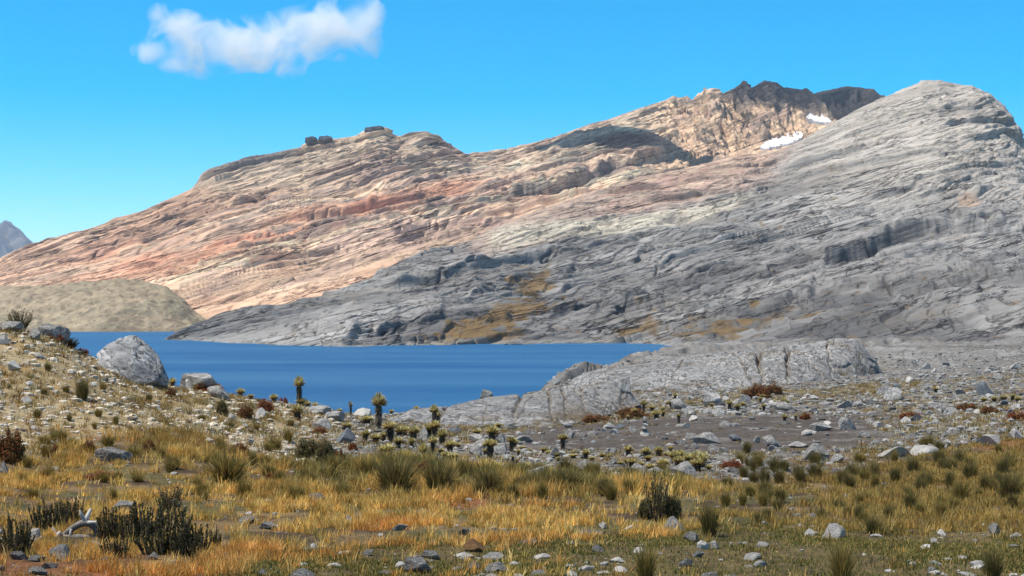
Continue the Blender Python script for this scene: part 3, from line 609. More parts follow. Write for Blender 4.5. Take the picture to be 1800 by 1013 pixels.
# ---------------------------------------------------------------- rocks
def ico(sub):
    import bmesh
    bm = bmesh.new(); bmesh.ops.create_icosphere(bm, subdivisions=sub, radius=1)
    V = np.array([v.co[:] for v in bm.verts]); T = np.array([[v.index for v in f.verts] for f in bm.faces]); bm.free(); return V, T
I4 = ico(5); I1 = ico(1); I2 = ico(2)
def rock_shape(seed, I, planes=14, lo=.5, hi=.85, nz=.05, sc=(1, 1, 1)):
    r = np.random.RandomState(seed); V = I[0].copy()
    for k in range(planes):
        n = r.normal(size=3); n[2] *= .8; n /= np.linalg.norm(n); d = r.uniform(lo, hi)
        V -= np.maximum(0, V@n-d)[:, None]*n
    V += V*(nz*fbm(V[:, 0]*2.2+seed, V[:, 1]*2.2, V[:, 2]*2.2, o=4))[:, None]
    V += V*(nz*.35*fbm(V[:, 0]*9+seed, V[:, 1]*9, V[:, 2]*9, o=3))[:, None]
    V -= (V.max(0)+V.min(0))/2; V /= (V.max(0)-V.min(0))/2; V *= np.array(sc)
    return V
ROCKS = []
for k in range(14):
    V = rock_shape(100+k, I4, lo=.42, hi=.8); ROCKS.append({})
    for nm, mt in (('g', M_bould), ('w', M_white), ('d', M_dark), ('b', M_brownr)):
        ROCKS[-1][nm] = mesh_np('rock', V, tris=I4[1], mat=mt, smooth=True, link=False)
def put_rock(px, py, w, h, col='g', label=None, group=None, name='rock', tilt=0, D=None, sink=.35, shape=None, pos=None):
    p = hit(px, py) if pos is None else pos
    if D: p = at(px, py, D)
    k = p[1]/FP
    o = bpy.data.objects.new(name, ROCKS[shape if shape is not None else random.randrange(len(ROCKS))][col]); COL.objects.link(o)
    sx = w*k/2; sz = h*k/2*(1+sink)
    o.scale = (sx, (sx+sz)/2*random.uniform(.85, 1.15), sz)
    o.location = (p[0], p[1]+o.scale[1]*.55, p[2]+sz*(1-sink*1.55))
    o.rotation_euler = (random.uniform(-.15, .15), tilt if tilt else random.uniform(-.12, .12), random.choice([0, math.pi])+random.uniform(-.5, .5))
    tag(o, label, 'rock', group); return o
# the big boulder on the hillside
import bmesh
bp_ = hit(240, 676); D0 = bp_[1]
bm = bmesh.new()
for (x, y, dd) in [(205, 597, 1.0), (218, 589, 1.1), (240, 589, 1.0), (258, 604, .9), (169, 622, 1.1), (172, 640, .5), (190, 655, .15), (215, 668, -.05), (240, 674, -.1), (270, 672, .05), (295, 677, .5), (296, 668, .7), (291, 648, .8), (280, 624, .95), (232, 640, .05), (262, 652, .12), (215, 605, .75), (248, 612, .7), (200, 628, .35), (285, 655, .35),
                   (190, 606, 2.0), (240, 596, 2.1), (285, 640, 2.2), (240, 690, 1.9), (200, 690, 1.7), (180, 640, 1.9), (290, 688, 1.8)]:
    bm.verts.new(at(x, y, D0+dd)-bp_)
r_ = bmesh.ops.convex_hull(bm, input=bm.verts)
for v in [v for v in bm.verts if not v.link_faces]: bm.verts.remove(v)
bmesh.ops.triangulate(bm, faces=bm.faces)
bmesh.ops.subdivide_edges(bm, edges=bm.edges, cuts=3, use_grid_fill=True); bmesh.ops.smooth_vert(bm, verts=bm.verts, factor=.12, use_axis_x=True, use_axis_y=True, use_axis_z=True)
bmesh.ops.subdivide_edges(bm, edges=bm.edges, cuts=2, use_grid_fill=True); bmesh.ops.recalc_face_normals(bm, faces=bm.faces); bm.normal_update()
vv = np.array([v.co[:] for v in bm.verts]); nn = np.array([v.normal[:] for v in bm.verts])
ca_ = .09*fbm(vv[:, 0]*1.6, vv[:, 1]*1.6, vv[:, 2]*1.6, o=5)-.10*np.exp(-(fbm((vv[:, 0]+.5*vv[:, 2])*.9+4, vv[:, 2]*1.4, vv[:, 1]*.7+3, o=3)/.035)**2)
vv += nn*ca_[:, None]
for v, q in zip(bm.verts, vv): v.co = q
me = bpy.data.meshes.new('boulder'); bm.to_mesh(me); bm.free()
for f in me.polygons: f.use_smooth = True
me.materials.append(rock_mat('big_boulder_rock', (.33, .33, .33), 2.2, (0, R(35), 0), (.6, 1, 1.2), 1.0, .14, .55, cracks=.3, lines=[(.5, (.6, .8, 1.3), .012, .4), (1.6, (.6, .8, 1.3), .02, .55)]))
bb = obj('boulder', me); bb.location = bp_
tag(bb, 'huge pale grey boulder overhanging the hillside on the left, in front of the lake', 'boulder')
RK = [
 (345, 668, 78, 34, 'g', 'broad flat-topped grey boulder just right of the huge boulder by the lake'),
 (333, 684, 28, 22, 'w', 'rounded pale boulder tucked below the broad flat-topped boulder'),
 (382, 700, 40, 22, 'g', 'grey boulder behind the red shrub at the water side of the hill'),
 (90, 588, 50, 30, 'g', 'pale grey boulder beside the dark shrub on top of the left hill'),
 (58, 596, 26, 18, 'g', 'small grey boulder in front of the hilltop boulder'),
 (12, 582, 44, 18, 'g', 'grey slab at the left end of the hilltop'),
 (4, 606, 22, 16, 'w', None), (22, 652, 26, 17, 'w', None),
 (607, 780, 34, 28, 'd', 'dark blue-grey boulder lying on the pale stony slope below the lake'),
 (565, 757, 34, 22, 'g', 'mottled grey boulder on the slope left of the tall plants'),
 (458, 735, 20, 18, 'w', None), (587, 738, 36, 16, 'g', None), (560, 728, 40, 14, 'g', None),
 (636, 735, 30, 18, 'w', 'pale boulder on the shore behind the tallest shaggy plant'),
 (805, 722, 34, 16, 'g', 'flat grey boulder perched at the left of the low whaleback'),
 (1383, 724, 44, 18, 'g', 'flat pale boulder with a black left face on the grey gravel'),
 (1557, 695, 26, 18, 'g', 'upper left block of the pair below the right scree slope'),
 (1572, 703, 30, 22, 'g', 'lower right block of the pair below the right scree slope'),
 (1735, 697, 26, 26, 'd', 'dark upright block above the yellow bushes at far right'),
 (1766, 716, 18, 13, 'd', None), (1528, 712, 26, 10, 'g', None), (1454, 750, 16, 10, 'w', None),
 (1492, 756, 32, 24, 'g', 'pointed grey boulder at the right end of the white rubble'),
 (1445, 758, 42, 16, 'g', None), (1610, 741, 18, 12, 'd', None),
 (1437, 812, 52, 32, 'g', 'large sloping grey boulder at the right end of the brown dirt'),
 (1473, 814, 26, 16, 'g', 'smaller boulder touching the right side of the sloping grey boulder'),
 (1358, 786, 30, 20, 'g', 'rounded grey boulder behind the brown dirt at its right end'),
 (1406, 787, 34, 11, 'g', None), (1519, 770, 20, 13, 'g', None), (1410, 838, 24, 14, 'w', None), (1368, 838, 12, 8, 'w', None),
 (1572, 806, 60, 20, 'w', 'white cracked slab half buried at the edge of the tussocks'),
 (1625, 800, 55, 18, 'w', 'white slab right beside the white cracked slab'),
 (1740, 782, 44, 20, 'w', 'pale slab behind the tussocks near the right edge'),
 (1790, 775, 24, 22, 'w', None), (1665, 785, 26, 12, 'w', None),
 (1000, 770, 21, 15, 'g', 'rounded pale boulder standing alone at the left edge of the brown dirt'),
 (1042, 765, 18, 8, 'g', None), (998, 752, 18, 10, 'g', None), (1001, 736, 14, 14, 'd', None), (1036, 726, 20, 18, 'g', None), (1057, 722, 16, 16, 'g', None),
 (1070, 754, 22, 11, 'g', None), (1090, 754, 18, 8, 'd', None), (1112, 760, 15, 11, 'g', None),
 (1206, 753, 14, 11, 'w', None), (1276, 750, 22, 10, 'g', None), (1196, 782, 25, 10, 'g', 'low flat stone on the brown dirt right of the stone pile'),
 (1243, 780, 46, 20, 'g', 'wide pale boulder at the right side of the brown dirt'),
 (1294, 776, 24, 12, 'd', None), (1310, 792, 17, 15, 'g', None), (1256, 799, 21, 17, 'g', 'squarish grey boulder just right of the dense yellow bushes'),
 (1330, 780, 14, 12, 'g', None), (1078, 797, 12, 10, 'g', None), (1078, 818, 20, 12, 'g', None),
 (1027, 830, 30, 22, 'g', 'tilted oblong grey boulder left of the yellow bushes on the stony ground'),
 (944, 842, 38, 22, 'g', 'broad grey boulder at the upper edge of the golden grass, centre'),
 (1124, 842, 34, 26, 'g', 'pointed grey slab under the yellow bushes, leftmost of three'),
 (1160, 842, 44, 20, 'g', 'grey slab under the yellow bushes, middle of three'),
 (1204, 838, 44, 24, 'g', 'grey slab under the yellow bushes, rightmost of three'),
 (1332, 821, 36, 20, 'g', 'triangular grey boulder on the brown dirt above the golden grass'),
 (974, 806, 16, 20, 'g', None), (1265, 731, 24, 14, 'g', None), (1196, 720, 32, 20, 'g', 'pale block at the foot of the big fissured wall'),
 (1255, 714, 40, 24, 'g', 'dark sided block at the foot of the big fissured wall'), (1310, 712, 24, 18, 'g', None), (1290, 832, 22, 10, 'g', None), (1298, 820, 18, 12, 'w', None),
 (918, 778, 40, 14, 'g', None), (845, 790, 40, 18, 'g', 'flat grey boulder between the shaggy plants right of centre'), (835, 800, 24, 14, 'g', None), (880, 798, 26, 20, 'g', 'rounded light grey boulder right of the shaggy plants'),
 (835, 830, 36, 26, 'g', 'blue-grey boulder above the tall grass, centre'), (800, 762, 22, 10, 'd', None), (838, 776, 36, 12, 'g', None), (878, 780, 20, 18, 'g', None), (745, 773, 20, 22, 'g', None),
 (1105, 862, 34, 13, 'g', None), (1073, 870, 16, 20, 'g', None), (1030, 848, 26, 10, 'g', None),
 (1188, 936, 38, 24, 'g', 'rounded speckled boulder left of the large tussock in the golden grass'),
 (1217, 953, 30, 17, 'g', 'low speckled rock just right of and below the rounded speckled boulder'),
 (1237, 966, 20, 15, 'w', None), (1257, 966, 18, 14, 'w', 'white tilted stone below the large tussock'),
 (1040, 944, 46, 12, 'd', 'long flat dark stone at the lower edge of the golden grass'),
 (1060, 930, 16, 12, 'w', None), (1110, 932, 28, 8, 'w', None), (1322, 985, 36, 13, 'w', 'white flat stone with a dark edge on the green turf, right of centre'),
 (1053, 973, 24, 14, 'g', None), (1125, 973, 24, 10, 'w', None), (1228, 980, 24, 10, 'g', None), (1085, 990, 26, 9, 'w', None), (1140, 990, 30, 9, 'g', None), (1205, 995, 28, 12, 'g', None),
 (952, 982, 30, 8, 'w', None), (1003, 959, 18, 7, 'g', None), (1005, 1016, 24, 12, 'w', None), (925, 958, 40, 8, 'g', None), (1250, 1018, 30, 12, 'g', None), (1030, 1003, 26, 8, 'w', None), (948, 993, 16, 9, 'g', None),
 (1468, 950, 40, 30, 'w', 'big pale lichen-spotted rock standing on the turf at right'),
 (1425, 943, 20, 13, 'w', None), (1642, 957, 14, 11, 'w', 'small bright white stone on the turf at right'),
 (1657, 943, 13, 12, 'w', None), (1750, 940, 22, 20, 'g', 'rounded grey stone in the dry turf near the right edge'), (1728, 930, 18, 9, 'w', None), (1790, 945, 16, 9, 'w', None), (1489, 878, 11, 9, 'w', None),
 (732, 1010, 54, 30, 'g', 'rugged grey rock with a sharp crest at the bottom of the photo, left of centre'),
 (872, 1010, 46, 22, 'g', 'rounded grey rock at the bottom of the photo near the centre'),
 (832, 1004, 24, 17, 'd', 'darker rock touching the left side of the rounded rock at the bottom'),
 (527, 1020, 50, 20, 'g', 'speckled rock cut by the bottom edge of the photo, left of centre'),
 (757, 984, 38, 15, 'g', None), (812, 981, 38, 9, 'w', None), (867, 984, 36, 11, 'w', None), (642, 978, 27, 9, 'g', None), (678, 1012, 36, 9, 'g', None),
 (815, 941, 22, 13, 'g', None), (702, 933, 30, 11, 'g', 'flat grey stone showing in the golden grass below the tall clumps'),
 (612, 926, 13, 20, 'w', 'small upright bright white stone in the golden grass'), (552, 968, 15, 12, 'w', None), (472, 983, 20, 8, 'b', None), (470, 931, 32, 13, 'g', None),
 (467, 889, 30, 11, 'g', None), (553, 879, 30, 12, 'g', 'blue-grey stone in the dark grass below the two dark bushes'), (700, 886, 18, 9, 'g', None), (462, 1013, 22, 12, 'g', None),
 (832, 970, 40, 22, 'b', 'brown earthy clod at the edge between golden grass and turf'),
 (100, 986, 40, 27, 'g', 'pale rounded rock in front of the dead branch'),
 (33, 985, 32, 15, 'g', None), (62, 988, 26, 11, 'g', None), (85, 1000, 28, 12, 'g', None), (60, 1010, 42, 13, 'g', None), (160, 970, 30, 18, 'g', 'mottled rock below the dead branch at its right end'),
 (55, 950, 28, 20, 'w', 'pale rock left of the dead branch'), (185, 987, 20, 8, 'g', None), (267, 985, 22, 14, 'g', None), (430, 921, 42, 12, 'g', 'thin grey slab in the grass right of the dark shrub thicket'),
 (208, 906, 54, 24, 'g', 'flat-topped rock poking out behind the dark shrub thicket'),
 (200, 812, 66, 24, 'g', 'long low grey rock in the grass on the lower left slope'), (95, 828, 17, 9, 'w', None), (2, 840, 18, 30, 'g', 'grey rock cut by the left edge of the photo beside the rusty shrub'), (12, 810, 22, 15, 'g', None),
 (975, 676, 0, 0, 'w', None)]
for e in RK:
    if e[2] == 0: continue
    px, py = e[0], e[1]
    if e[5]: put_rock(px, py, e[2], e[3], e[4], e[5])
    else:
        z = ('golden grass' if px < 900 else 'turf') if py > 860 else ('left hillside' if px < 600 else 'stony flat by the brown dirt')
        cn = {'g': 'grey', 'w': 'pale', 'd': 'dark', 'b': 'brown'}[e[4]]
        lab = {'golden grass': '%s stone lying low in the golden grass of the foreground' % cn, 'turf': '%s stone lying on the short green turf of the foreground' % cn,
               'left hillside': '%s stone on the dry left hillside above the lake' % cn, 'stony flat by the brown dirt': '%s rock on the stony flat around the brown dirt' % cn}[z]
        put_rock(px, py, e[2], e[3], e[4], lab, '%s stones on the %s' % (cn, z))
# rocks standing on the outcrops (off the ground sheet)
put_rock(1096, 694, 40, 34, 'g', 'oval grey boulder leaning against the near whaleback of bedrock', D=118, tilt=.6, shape=3)
put_rock(855, 703, 24, 18, 'g', 'small round-topped boulder on the skyline of the whaleback against the lake', D=124)
put_rock(978, 673, 14, 12, 'w', 'small white boulder on the lake edge above the whaleback', D=135)
# scattered middle-sized rocks
zn = [('scree', 150, 'grey rock among the scree below the grey mountain at right'), ('flat', 45, 'pale grey rock strewn on the stony flat'), ('hill', 40, 'pale stone strewn over the dry left hillside')]
CT = dict(scree=0, flat=0, hill=0)
def scatter_rock(zone, n, label):
    c_ = 0
    while c_ < n:
        if zone == 'scree': px, py = random.uniform(1180, 1800), random.uniform(640, 800)
        elif zone == 'flat': px, py = random.uniform(820, 1560), random.uniform(745, 850)
        else: px, py = random.uniform(0, 640), random.uniform(600, 800)
        p = hit(px, py)
        if zone == 'hill' and py < np.interp(px, [0, 200, 400, 640], [590, 670, 702, 745]): continue
        if zone == 'scree' and (px < 1560 and py < 700): continue
        q = zones(p[0], p[1], p[2])
        if q['dirt'] > .5 and random.random() < .85: continue
        if q['grass'] > .4: continue
        s = random.choice([7, 8, 9, 10, 12, 14, 18]); 
        if zone == 'hill': s *= .9
        put_rock(px, py, s*random.uniform(.9, 1.3), s*random.uniform(.45, .8), 'w' if (zone == 'hill' or random.random() < .3) else ('d' if random.random() < .08 else 'g'), label, zone.replace('hill', 'hillside')+' rocks', pos=p)
        c_ += 1
for z_, n_, l_ in zn: scatter_rock(z_, n_, l_)
# stones of the little cairn
cp_ = hit(1135, 768); kk = cp_[1]/FP; zc = cp_[2]
for i, (w, h, dx, nm) in enumerate([(18, 10, 0, 'broad bottom stone of the small stone pile on the brown dirt'), (13, 8, -2, 'second stone from the bottom of the small stone pile'), (10, 7, 1, 'middle stone of the small stone pile on the brown dirt'), (8, 6, -1, 'fourth stone of the small stone pile on the brown dirt'), (5, 6, 0, 'topmost small stone of the stone pile on the brown dirt')]):
    o = bpy.data.objects.new('rock', ROCKS[i+2]['g' if i % 2 else 'w']); COL.objects.link(o)
    o.scale = (w*kk/2, w*kk/2, h*kk/2*1.1); o.location = (cp_[0]+dx*kk, cp_[1]+.3, zc+h*kk/2); zc += h*kk*.93
    tag(o, nm, 'rock', 'stones stacked in the little pile')
# blocks on the skyline of the pink mountain
SKY_B = []
for q_ in range(3):
    V = I4[0].copy(); r_b = np.random.RandomState(500+q_)
    for n_ in ((1, 0, .1), (-1, 0, .25), (0, 0, 1), (0, 0, -1), (0, 1, 0), (0, -1, .1), (.7, 0, .7), (-.6, 0, -.8), (.5, -.6, -.5)):
        n_ = np.array(n_)/np.linalg.norm(n_)+r_b.normal(size=3)*.06; n_ /= np.linalg.norm(n_); V -= np.maximum(0, V@n_-r_b.uniform(.42, .6))[:, None]*n_
    V += V*(.16*fbm(V[:, 0]*4+q_, V[:, 1]*4, V[:, 2]*4, o=4))[:, None]; V /= (V.max(0)-V.min(0))/2; SKY_B.append(mesh_np('rock', V, tris=I4[1], mat=M_dark, smooth=False, link=False))
for (px, py, w, h, D, lab) in [(549, 258, 24, 18, 1735, 'dark perched block on the skyline of the pink mountain, standing apart at left'), (572, 252, 30, 11, 1738, 'dark flat block touching the perched block on the skyline'),
                               (660, 238, 40, 15, 1755, 'dark capping block on the highest point of the pink mountain')]:
    p = at(px, py, D); k = D/FP
    o = bpy.data.objects.new('rock', SKY_B[px % 3]); COL.objects.link(o); o.scale = (w*k/2, w*k/2, h*k*.5); o.location = (p[0], p[1]-6, p[2]+h*k*.5); o.rotation_euler = (0, -.12, .1)
    tag(o, lab, 'rock')
# small rubble nobody could count
def rubble(name, N_, pick, smin, smax, colf, I, seed):
    r = np.random.RandomState(seed); Xs = []; 
    tot = 0
    while tot < N_:
        n = N_*3
        v = np.log(r.uniform(9**.6, 260**.6, n)**(1/.6)); Y = np.exp(v); X = r.uniform(-1, 1, n)*np.minimum(.37*Y+4, .95*Y); Z = gz(X, Y)
        q = zones(X, Y, Z); w = pick(q, Y, Z); k = (r.rand(n) < w) & (Z > .02); A = np.column_stack([X, Y, Z])[k]; Xs.append(A); tot += len(A)
        if len(A) == 0: break
    A = np.concatenate(Xs)[:N_]; n = len(A)
    protos = [rock_shape(300+k, I, 9, .5, .85, .02) for k in range(12)]
    pr = r.randint(0, 12, n); nv = len(I[0])
    V = np.array(protos)[pr]
    sz = smin*(smax/smin)**(r.rand(n)**2.2); sz = sz*np.clip(A[:, 1]/45, .5, 2.2)
    S = np.column_stack([sz*r.uniform(.7, 1.4, n), sz*r.uniform(.7, 1.3, n), sz*r.uniform(.35, .8, n)])
    V = V*S[:, None]; a = r.uniform(0, 6.28, n); ca, sa = np.cos(a)[:, None], np.sin(a)[:, None]
    V = np.stack([V[..., 0]*ca-V[..., 1]*sa, V[..., 0]*sa+V[..., 1]*ca, V[..., 2]], -1)
    V += A[:, None]+np.array((0, 0, 1))*(S[:, 2]*.2)[:, None, None]
    T = (I[1][None]+(np.arange(n)*nv)[:, None, None]).reshape(-1, 3)
    q = zones(A[:, 0], A[:, 1], A[:, 2]); C_ = colf(q, r, n)
    o = mesh_np(name, V.reshape(-1, 3), tris=T, mat=M_rub, col=np.repeat(C_, nv, 0), smooth=False)
    tag(o, kind='stuff'); return o
def pk_all(q, Y, Z):
    rocky = (1-.6*q['foot'])*(1-q['grass'])*(1-.93*q['dirt'])*(.35+.65*sstep(-.3, .3, q['w2']+q['w3']))
    return np.clip(rocky, 0, 1)
def cf(q, r, n):
    g_ = r.uniform(.09, .34, n)[:, None]; c = g_*np.array((1, .965, .92)); h = q['hill'][:, None]
    warm = (r.uniform(.34, .66, n)[:, None])*np.array((1, .89, .72)); c = c*(1-h)+warm*h
    rr_ = r.rand(n)[:, None]; c = np.where(rr_ < .06, np.array((.07, .07, .075)), c); return c
rb = rubble('rubble', 34000, pk_all, .028, .15, cf, I1, 5)
tag(rb, 'loose pale stones scattered over the hillside and the stony flat', 'rubble')
def pk_fg(q, Y, Z): return np.clip((q['turf']*.8*sstep(.0, .35, q['w1'])+q['grass']*.12)*(Y < 32), 0, 1)
def cf2(q, r, n): return r.uniform(.12, .34, n)[:, None]*np.array((1, .96, .9))
rb2 = rubble('pebbles', 1900, pk_fg, .02, .13, cf2, I2, 6)
tag(rb2, 'small pale pebbles scattered in the turf and grass of the foreground', 'pebbles')

# ---------------------------------------------------------------- blades
def blades(B, L, Wd, lean, C, r, tipc=1.15, seg=2):
    """B (n,3) roots, L length, Wd width, lean (n,2) horizontal displacement of the tip as fraction of length"""
    n = len(B); a = r.uniform(0, math.pi, n); wx = np.column_stack([np.cos(a), np.sin(a), np.zeros(n)])*(Wd/2)[:, None]
    up = np.array((0, 0, 1.0)); ln = np.column_stack([lean, np.zeros(n)])
    hs = np.sqrt(np.clip(1-(lean**2).sum(1), .15, 1))
    mid = B+(ln*.35)*L[:, None]+up*(L*.55*hs)[:, None]; tip = B+ln*L[:, None]+up*(L*hs)[:, None]
    V = np.stack([B-wx, B+wx, mid+wx*.75, mid-wx*.75, tip], 1).reshape(-1, 3)
    o = np.arange(n)*5
    Q = np.column_stack([o, o+1, o+2, o+3]); T = np.column_stack([o+3, o+2, o+4])
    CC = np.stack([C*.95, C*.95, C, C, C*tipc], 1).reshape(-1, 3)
    return V, Q, T, CC
def sample_ground(n, dmin, dmax, pick, r, pw=1.0, umax=.40):
    out = []; tot = 0
    pw = pw
    for it in range(60):
        m = n*2; Y = (r.uniform(dmin**pw, dmax**pw, m))**(1/pw); hw = np.minimum(.37*Y+4, .95*Y); X = r.uniform(-1, 1, m)*hw; Z = gz(X, Y)
        k = r.rand(m) < pick(zones(X, Y, Z), Y); out.append(np.column_stack([X, Y, Z])[k]); tot += k.sum()
        if tot >= n: break
    return np.concatenate(out)[:n]
GOLD = np.array([(.50, .305, .07), (.38, .225, .05), (.60, .43, .15), (.38, .17, .04), (.28, .20, .05), (.20, .17, .045), (.60, .46, .22)])
def grass_cols(n, r, p): return GOLD[r.choice(7, n, p=p)]*r.uniform(.75, 1.2, n)[:, None]
r = np.random.RandomState(21)
def pkg(q, Y): return q['grass']*(1-.93*q['turf'])*(.05+.95*sstep(-.02, .2, q['w1']+.8*q['w2']+.06))*(1-.6*sstep(1150, 1350, q['px']))
Bt = sample_ground(14000, 9.0, 62, pkg, r, 1.1)             # tuft centres
nb = 26; B = np.repeat(Bt, nb, 0); n = len(B); tz = np.repeat(r.rand(len(Bt)), nb)*1.3
off = r.normal(size=(n, 2))*.05*np.clip(B[:, 1:2]/22, .6, 2); B = B.copy(); B[:, :2] += off; B[:, 2] = gz(B[:, 0], B[:, 1])-.01
q = zones(B[:, 0], B[:, 1], B[:, 2])
tall = sstep(19, 26, B[:, 1])*sstep(380, 560, q['px'])*(1-sstep(1150, 1260, q['px']))
tall = np.maximum(tall, .7*sstep(24, 30, B[:, 1])*(q['px'] < 480))
L = (r.uniform(.05, .15, n)+.20*tall*r.rand(n))*(.55+.75*tz)
lean = off/.05*.10+r.normal(size=(n, 2))*.28; lean = np.clip(lean, -.8, .8)
C = grass_cols(n, r, [.30, .24, .16, .10, .08, .04, .08])
tc = np.repeat(GOLD[r.choice(7, len(Bt), p=[.26, .22, .12, .13, .13, .12, .02])], nb, 0); C = .45*C+.55*tc
grn = (tall*sstep(.25, .7, noise(B[:, 0]/1.0, B[:, 1]/1.8)))[:, None]*.85; C = C*(1-grn)+np.array((.085, .08, .024))*r.uniform(.7, 1.3, n)[:, None]*grn
rt = sstep(1150, 1350, q['px'])[:, None]; C = C*(1-.35*rt); C = C*(1-.3*rt)+np.array((.12, .095, .03))*.3*rt
rust = (sstep(.0, .3, q['w3']+.4*q['w2'])*(1-tall)*(q['px'] < 1300))[:, None]*.38; C = C*(1-rust)+np.array((.40, .12, .025))*r.uniform(.6, 1.3, n)[:, None]*rust
L = L*(1-.5*rust[:, 0]); C = C*1.62*(.7+.6*np.repeat(r.rand(len(Bt)), nb))[:, None]
V, Q, T, CC = blades(B, L, r.uniform(.006, .014, n)*np.clip(B[:, 1]/18, .7, 2.5), lean, C, r)
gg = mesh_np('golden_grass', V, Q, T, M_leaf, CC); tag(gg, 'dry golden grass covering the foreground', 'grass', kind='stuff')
# short turf
Bt = sample_ground(175000, 8.5, 24, lambda q, Y: q['turf']*(.12+.88*sstep(-.15, .2, q['w2']+.4*q['w1'])), r, 1.0); n = len(Bt)
C = np.array([(.10, .115, .025), (.16, .145, .035), (.28, .20, .06), (.38, .25, .09)])[r.choice(4, n, p=[.32, .28, .22, .18])]*r.uniform(.6, 1.5, n)[:, None]
V, Q, T, CC = blades(Bt, r.uniform(.015, .05, n), r.uniform(.006, .012, n), r.normal(size=(n, 2))*.4*.9, C, r)
tf = mesh_np('turf', V, Q, T, M_leaf, CC); tag(tf, 'short green and brown turf across the bottom of the view', 'turf', kind='stuff')
# sparse dry growth on hillside and flats
Bt = sample_ground(20000, 24, 150, lambda q, Y: np.clip((.30+.7*sstep(-.1, .3, q['w1']))*(1-q['grass'])*(1-.96*q['dirt'])*(.25+.75*q['hill']+.45*(q['px'] > 1500)*(Y < 90)+1.0*q['foot']), 0, 1), r, .9)
nb = 16; B = np.repeat(Bt, nb, 0); n = len(B); k = np.clip(B[:, 1:2]/40, .7, 2.2)
off = r.normal(size=(n, 2))*.07*k; B = B.copy(); B[:, :2] += off; B[:, 2] = gz(B[:, 0], B[:, 1])-.01
pal = np.array([(.34, .21, .06), (.20, .14, .045), (.50, .40, .20), (.18, .08, .03), (.11, .105, .035), (.58, .53, .40)])
tc = np.repeat(pal[r.choice(6, len(Bt), p=[.30, .22, .18, .08, .12, .10])], nb, 0)*r.uniform(.75, 1.25, n)[:, None]
V, Q, T, CC = blades(B, r.uniform(.06, .20, n)*k[:, 0]**.5, r.uniform(.012, .022, n)*k[:, 0], np.clip(off/.07*.25+r.normal(size=(n, 2))*.2, -.85, .85), tc, r)
dg = mesh_np('dry_scrub', V, Q, T, M_leaf, CC); tag(dg, 'sparse dry tufts and ground cover between the stones', 'ground cover', kind='stuff')

# ---------------------------------------------------------------- tussocks (each one its own)
def tussock_mesh(seed, pal, nb=800, w=.5, droop=.35):
    r = np.random.RandomState(seed); a = r.uniform(0, 6.283, nb); rad = np.sqrt(r.rand(nb))*.16
    B = np.column_stack([np.cos(a)*rad, np.sin(a)*rad, np.full(nb, -.04)])
    out = (rad/.16)*w*r.uniform(.4, 1.2, nb); lean = np.column_stack([np.cos(a), np.sin(a)])*out[:, None]+r.normal(size=(nb, 2))*.20
    L = r.uniform(.3, 1.08, nb); P_ = np.array(pal); C = P_[r.randint(0, len(P_), nb)]*r.uniform(.7, 1.3, nb)[:, None]
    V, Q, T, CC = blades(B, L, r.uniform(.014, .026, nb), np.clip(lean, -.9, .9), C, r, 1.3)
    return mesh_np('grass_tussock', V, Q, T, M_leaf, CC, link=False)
PG = [(.12, .11, .035), (.18, .145, .045), (.085, .08, .025), (.30, .22, .07), (.15, .10, .04)]
PO = [(.20, .16, .045), (.30, .20, .05), (.12, .11, .03), (.38, .26, .08)]
TG = [tussock_mesh(40+i, PG, w=.45+.1*i) for i in range(4)]; TO = [tussock_mesh(50+i, PO, w=.5+.12*i) for i in range(4)]
def put_tussock(px, py, w, h, kind, label, group):
    p = hit(px, py); k = p[1]/FP; o = bpy.data.objects.new('grass_tussock', random.choice(TG if kind == 'g' else TO)); COL.objects.link(o)
    o.location = p; o.scale = (w*k*.85, w*k*.85, h*k*1.05); o.rotation_euler = (0, 0, random.uniform(0, 6.28)); tag(o, label, 'grass tussock', group); return o
for (px, py, w, h, kd, lab) in [
 (145, 704, 40, 44, 'g', 'dark green spiky tussock alone on the pale hillside left of the huge boulder'),
 (400, 850, 105, 62, 'o', 'wide yellow-green tussock spreading in the grass at the foot of the hillside'),
 (695, 872, 110, 80, 'g', 'large dark tussock in the tall grass below the yellow rosettes'),
 (770, 868, 90, 66, 'g', 'dark green tussock right of the largest one in the tall grass'),
 (860, 870, 84, 56, 'g', 'olive tussock in the tall grass at the centre'),
 (1000, 868, 90, 50, 'g', 'dark olive tussock in the tall grass right of centre'),
 (930, 862, 50, 36, 'g', 'small olive tussock above the golden band at the centre'),
 (1065, 872, 50, 38, 'g', 'low olive tussock left of the dark twiggy bush'),
 (1247, 944, 56, 68, 'g', 'large upright reddish-green tussock beside the speckled boulders'),
 (1775, 882, 70, 60, 'g', 'big dark tussock near the right edge'),
 (1535, 938, 40, 36, 'g', 'round dark tussock at the upper edge of the right turf'),
 (1510, 918, 24, 36, 'g', 'slim green tussock left of the round dark one'),
 (1562, 920, 28, 38, 'g', 'slim green tussock right of the round dark one'),
 (1600, 900, 32, 46, 'g', 'tall slim tussock in the middle of the right meadow'),
 (1655, 915, 34, 40, 'o', 'dry tussock in the right meadow behind the white stone'),
 (1690, 885, 50, 50, 'o', 'broad dry tussock between the slim ones and the big dark one'),
 (1745, 1018, 60, 62, 'g', 'black-hearted tussock at the bottom right corner'),
 (1480, 1024, 60, 88, 'o', 'pale straw tussock rising from the bottom edge at right'),
 (1135, 1022, 56, 74, 'o', 'straw tussock rising from the bottom edge at the centre right')]:
    put_tussock(px, py, w, h, kd, lab, None)
for px in np.linspace(1345, 1795, 15):
    put_tussock(px+random.uniform(-10, 10), random.uniform(835, 868), random.uniform(28, 44), random.uniform(30, 42), 'g', 'dark green tussock in the row behind the right meadow', 'tussocks in the row behind the right meadow')
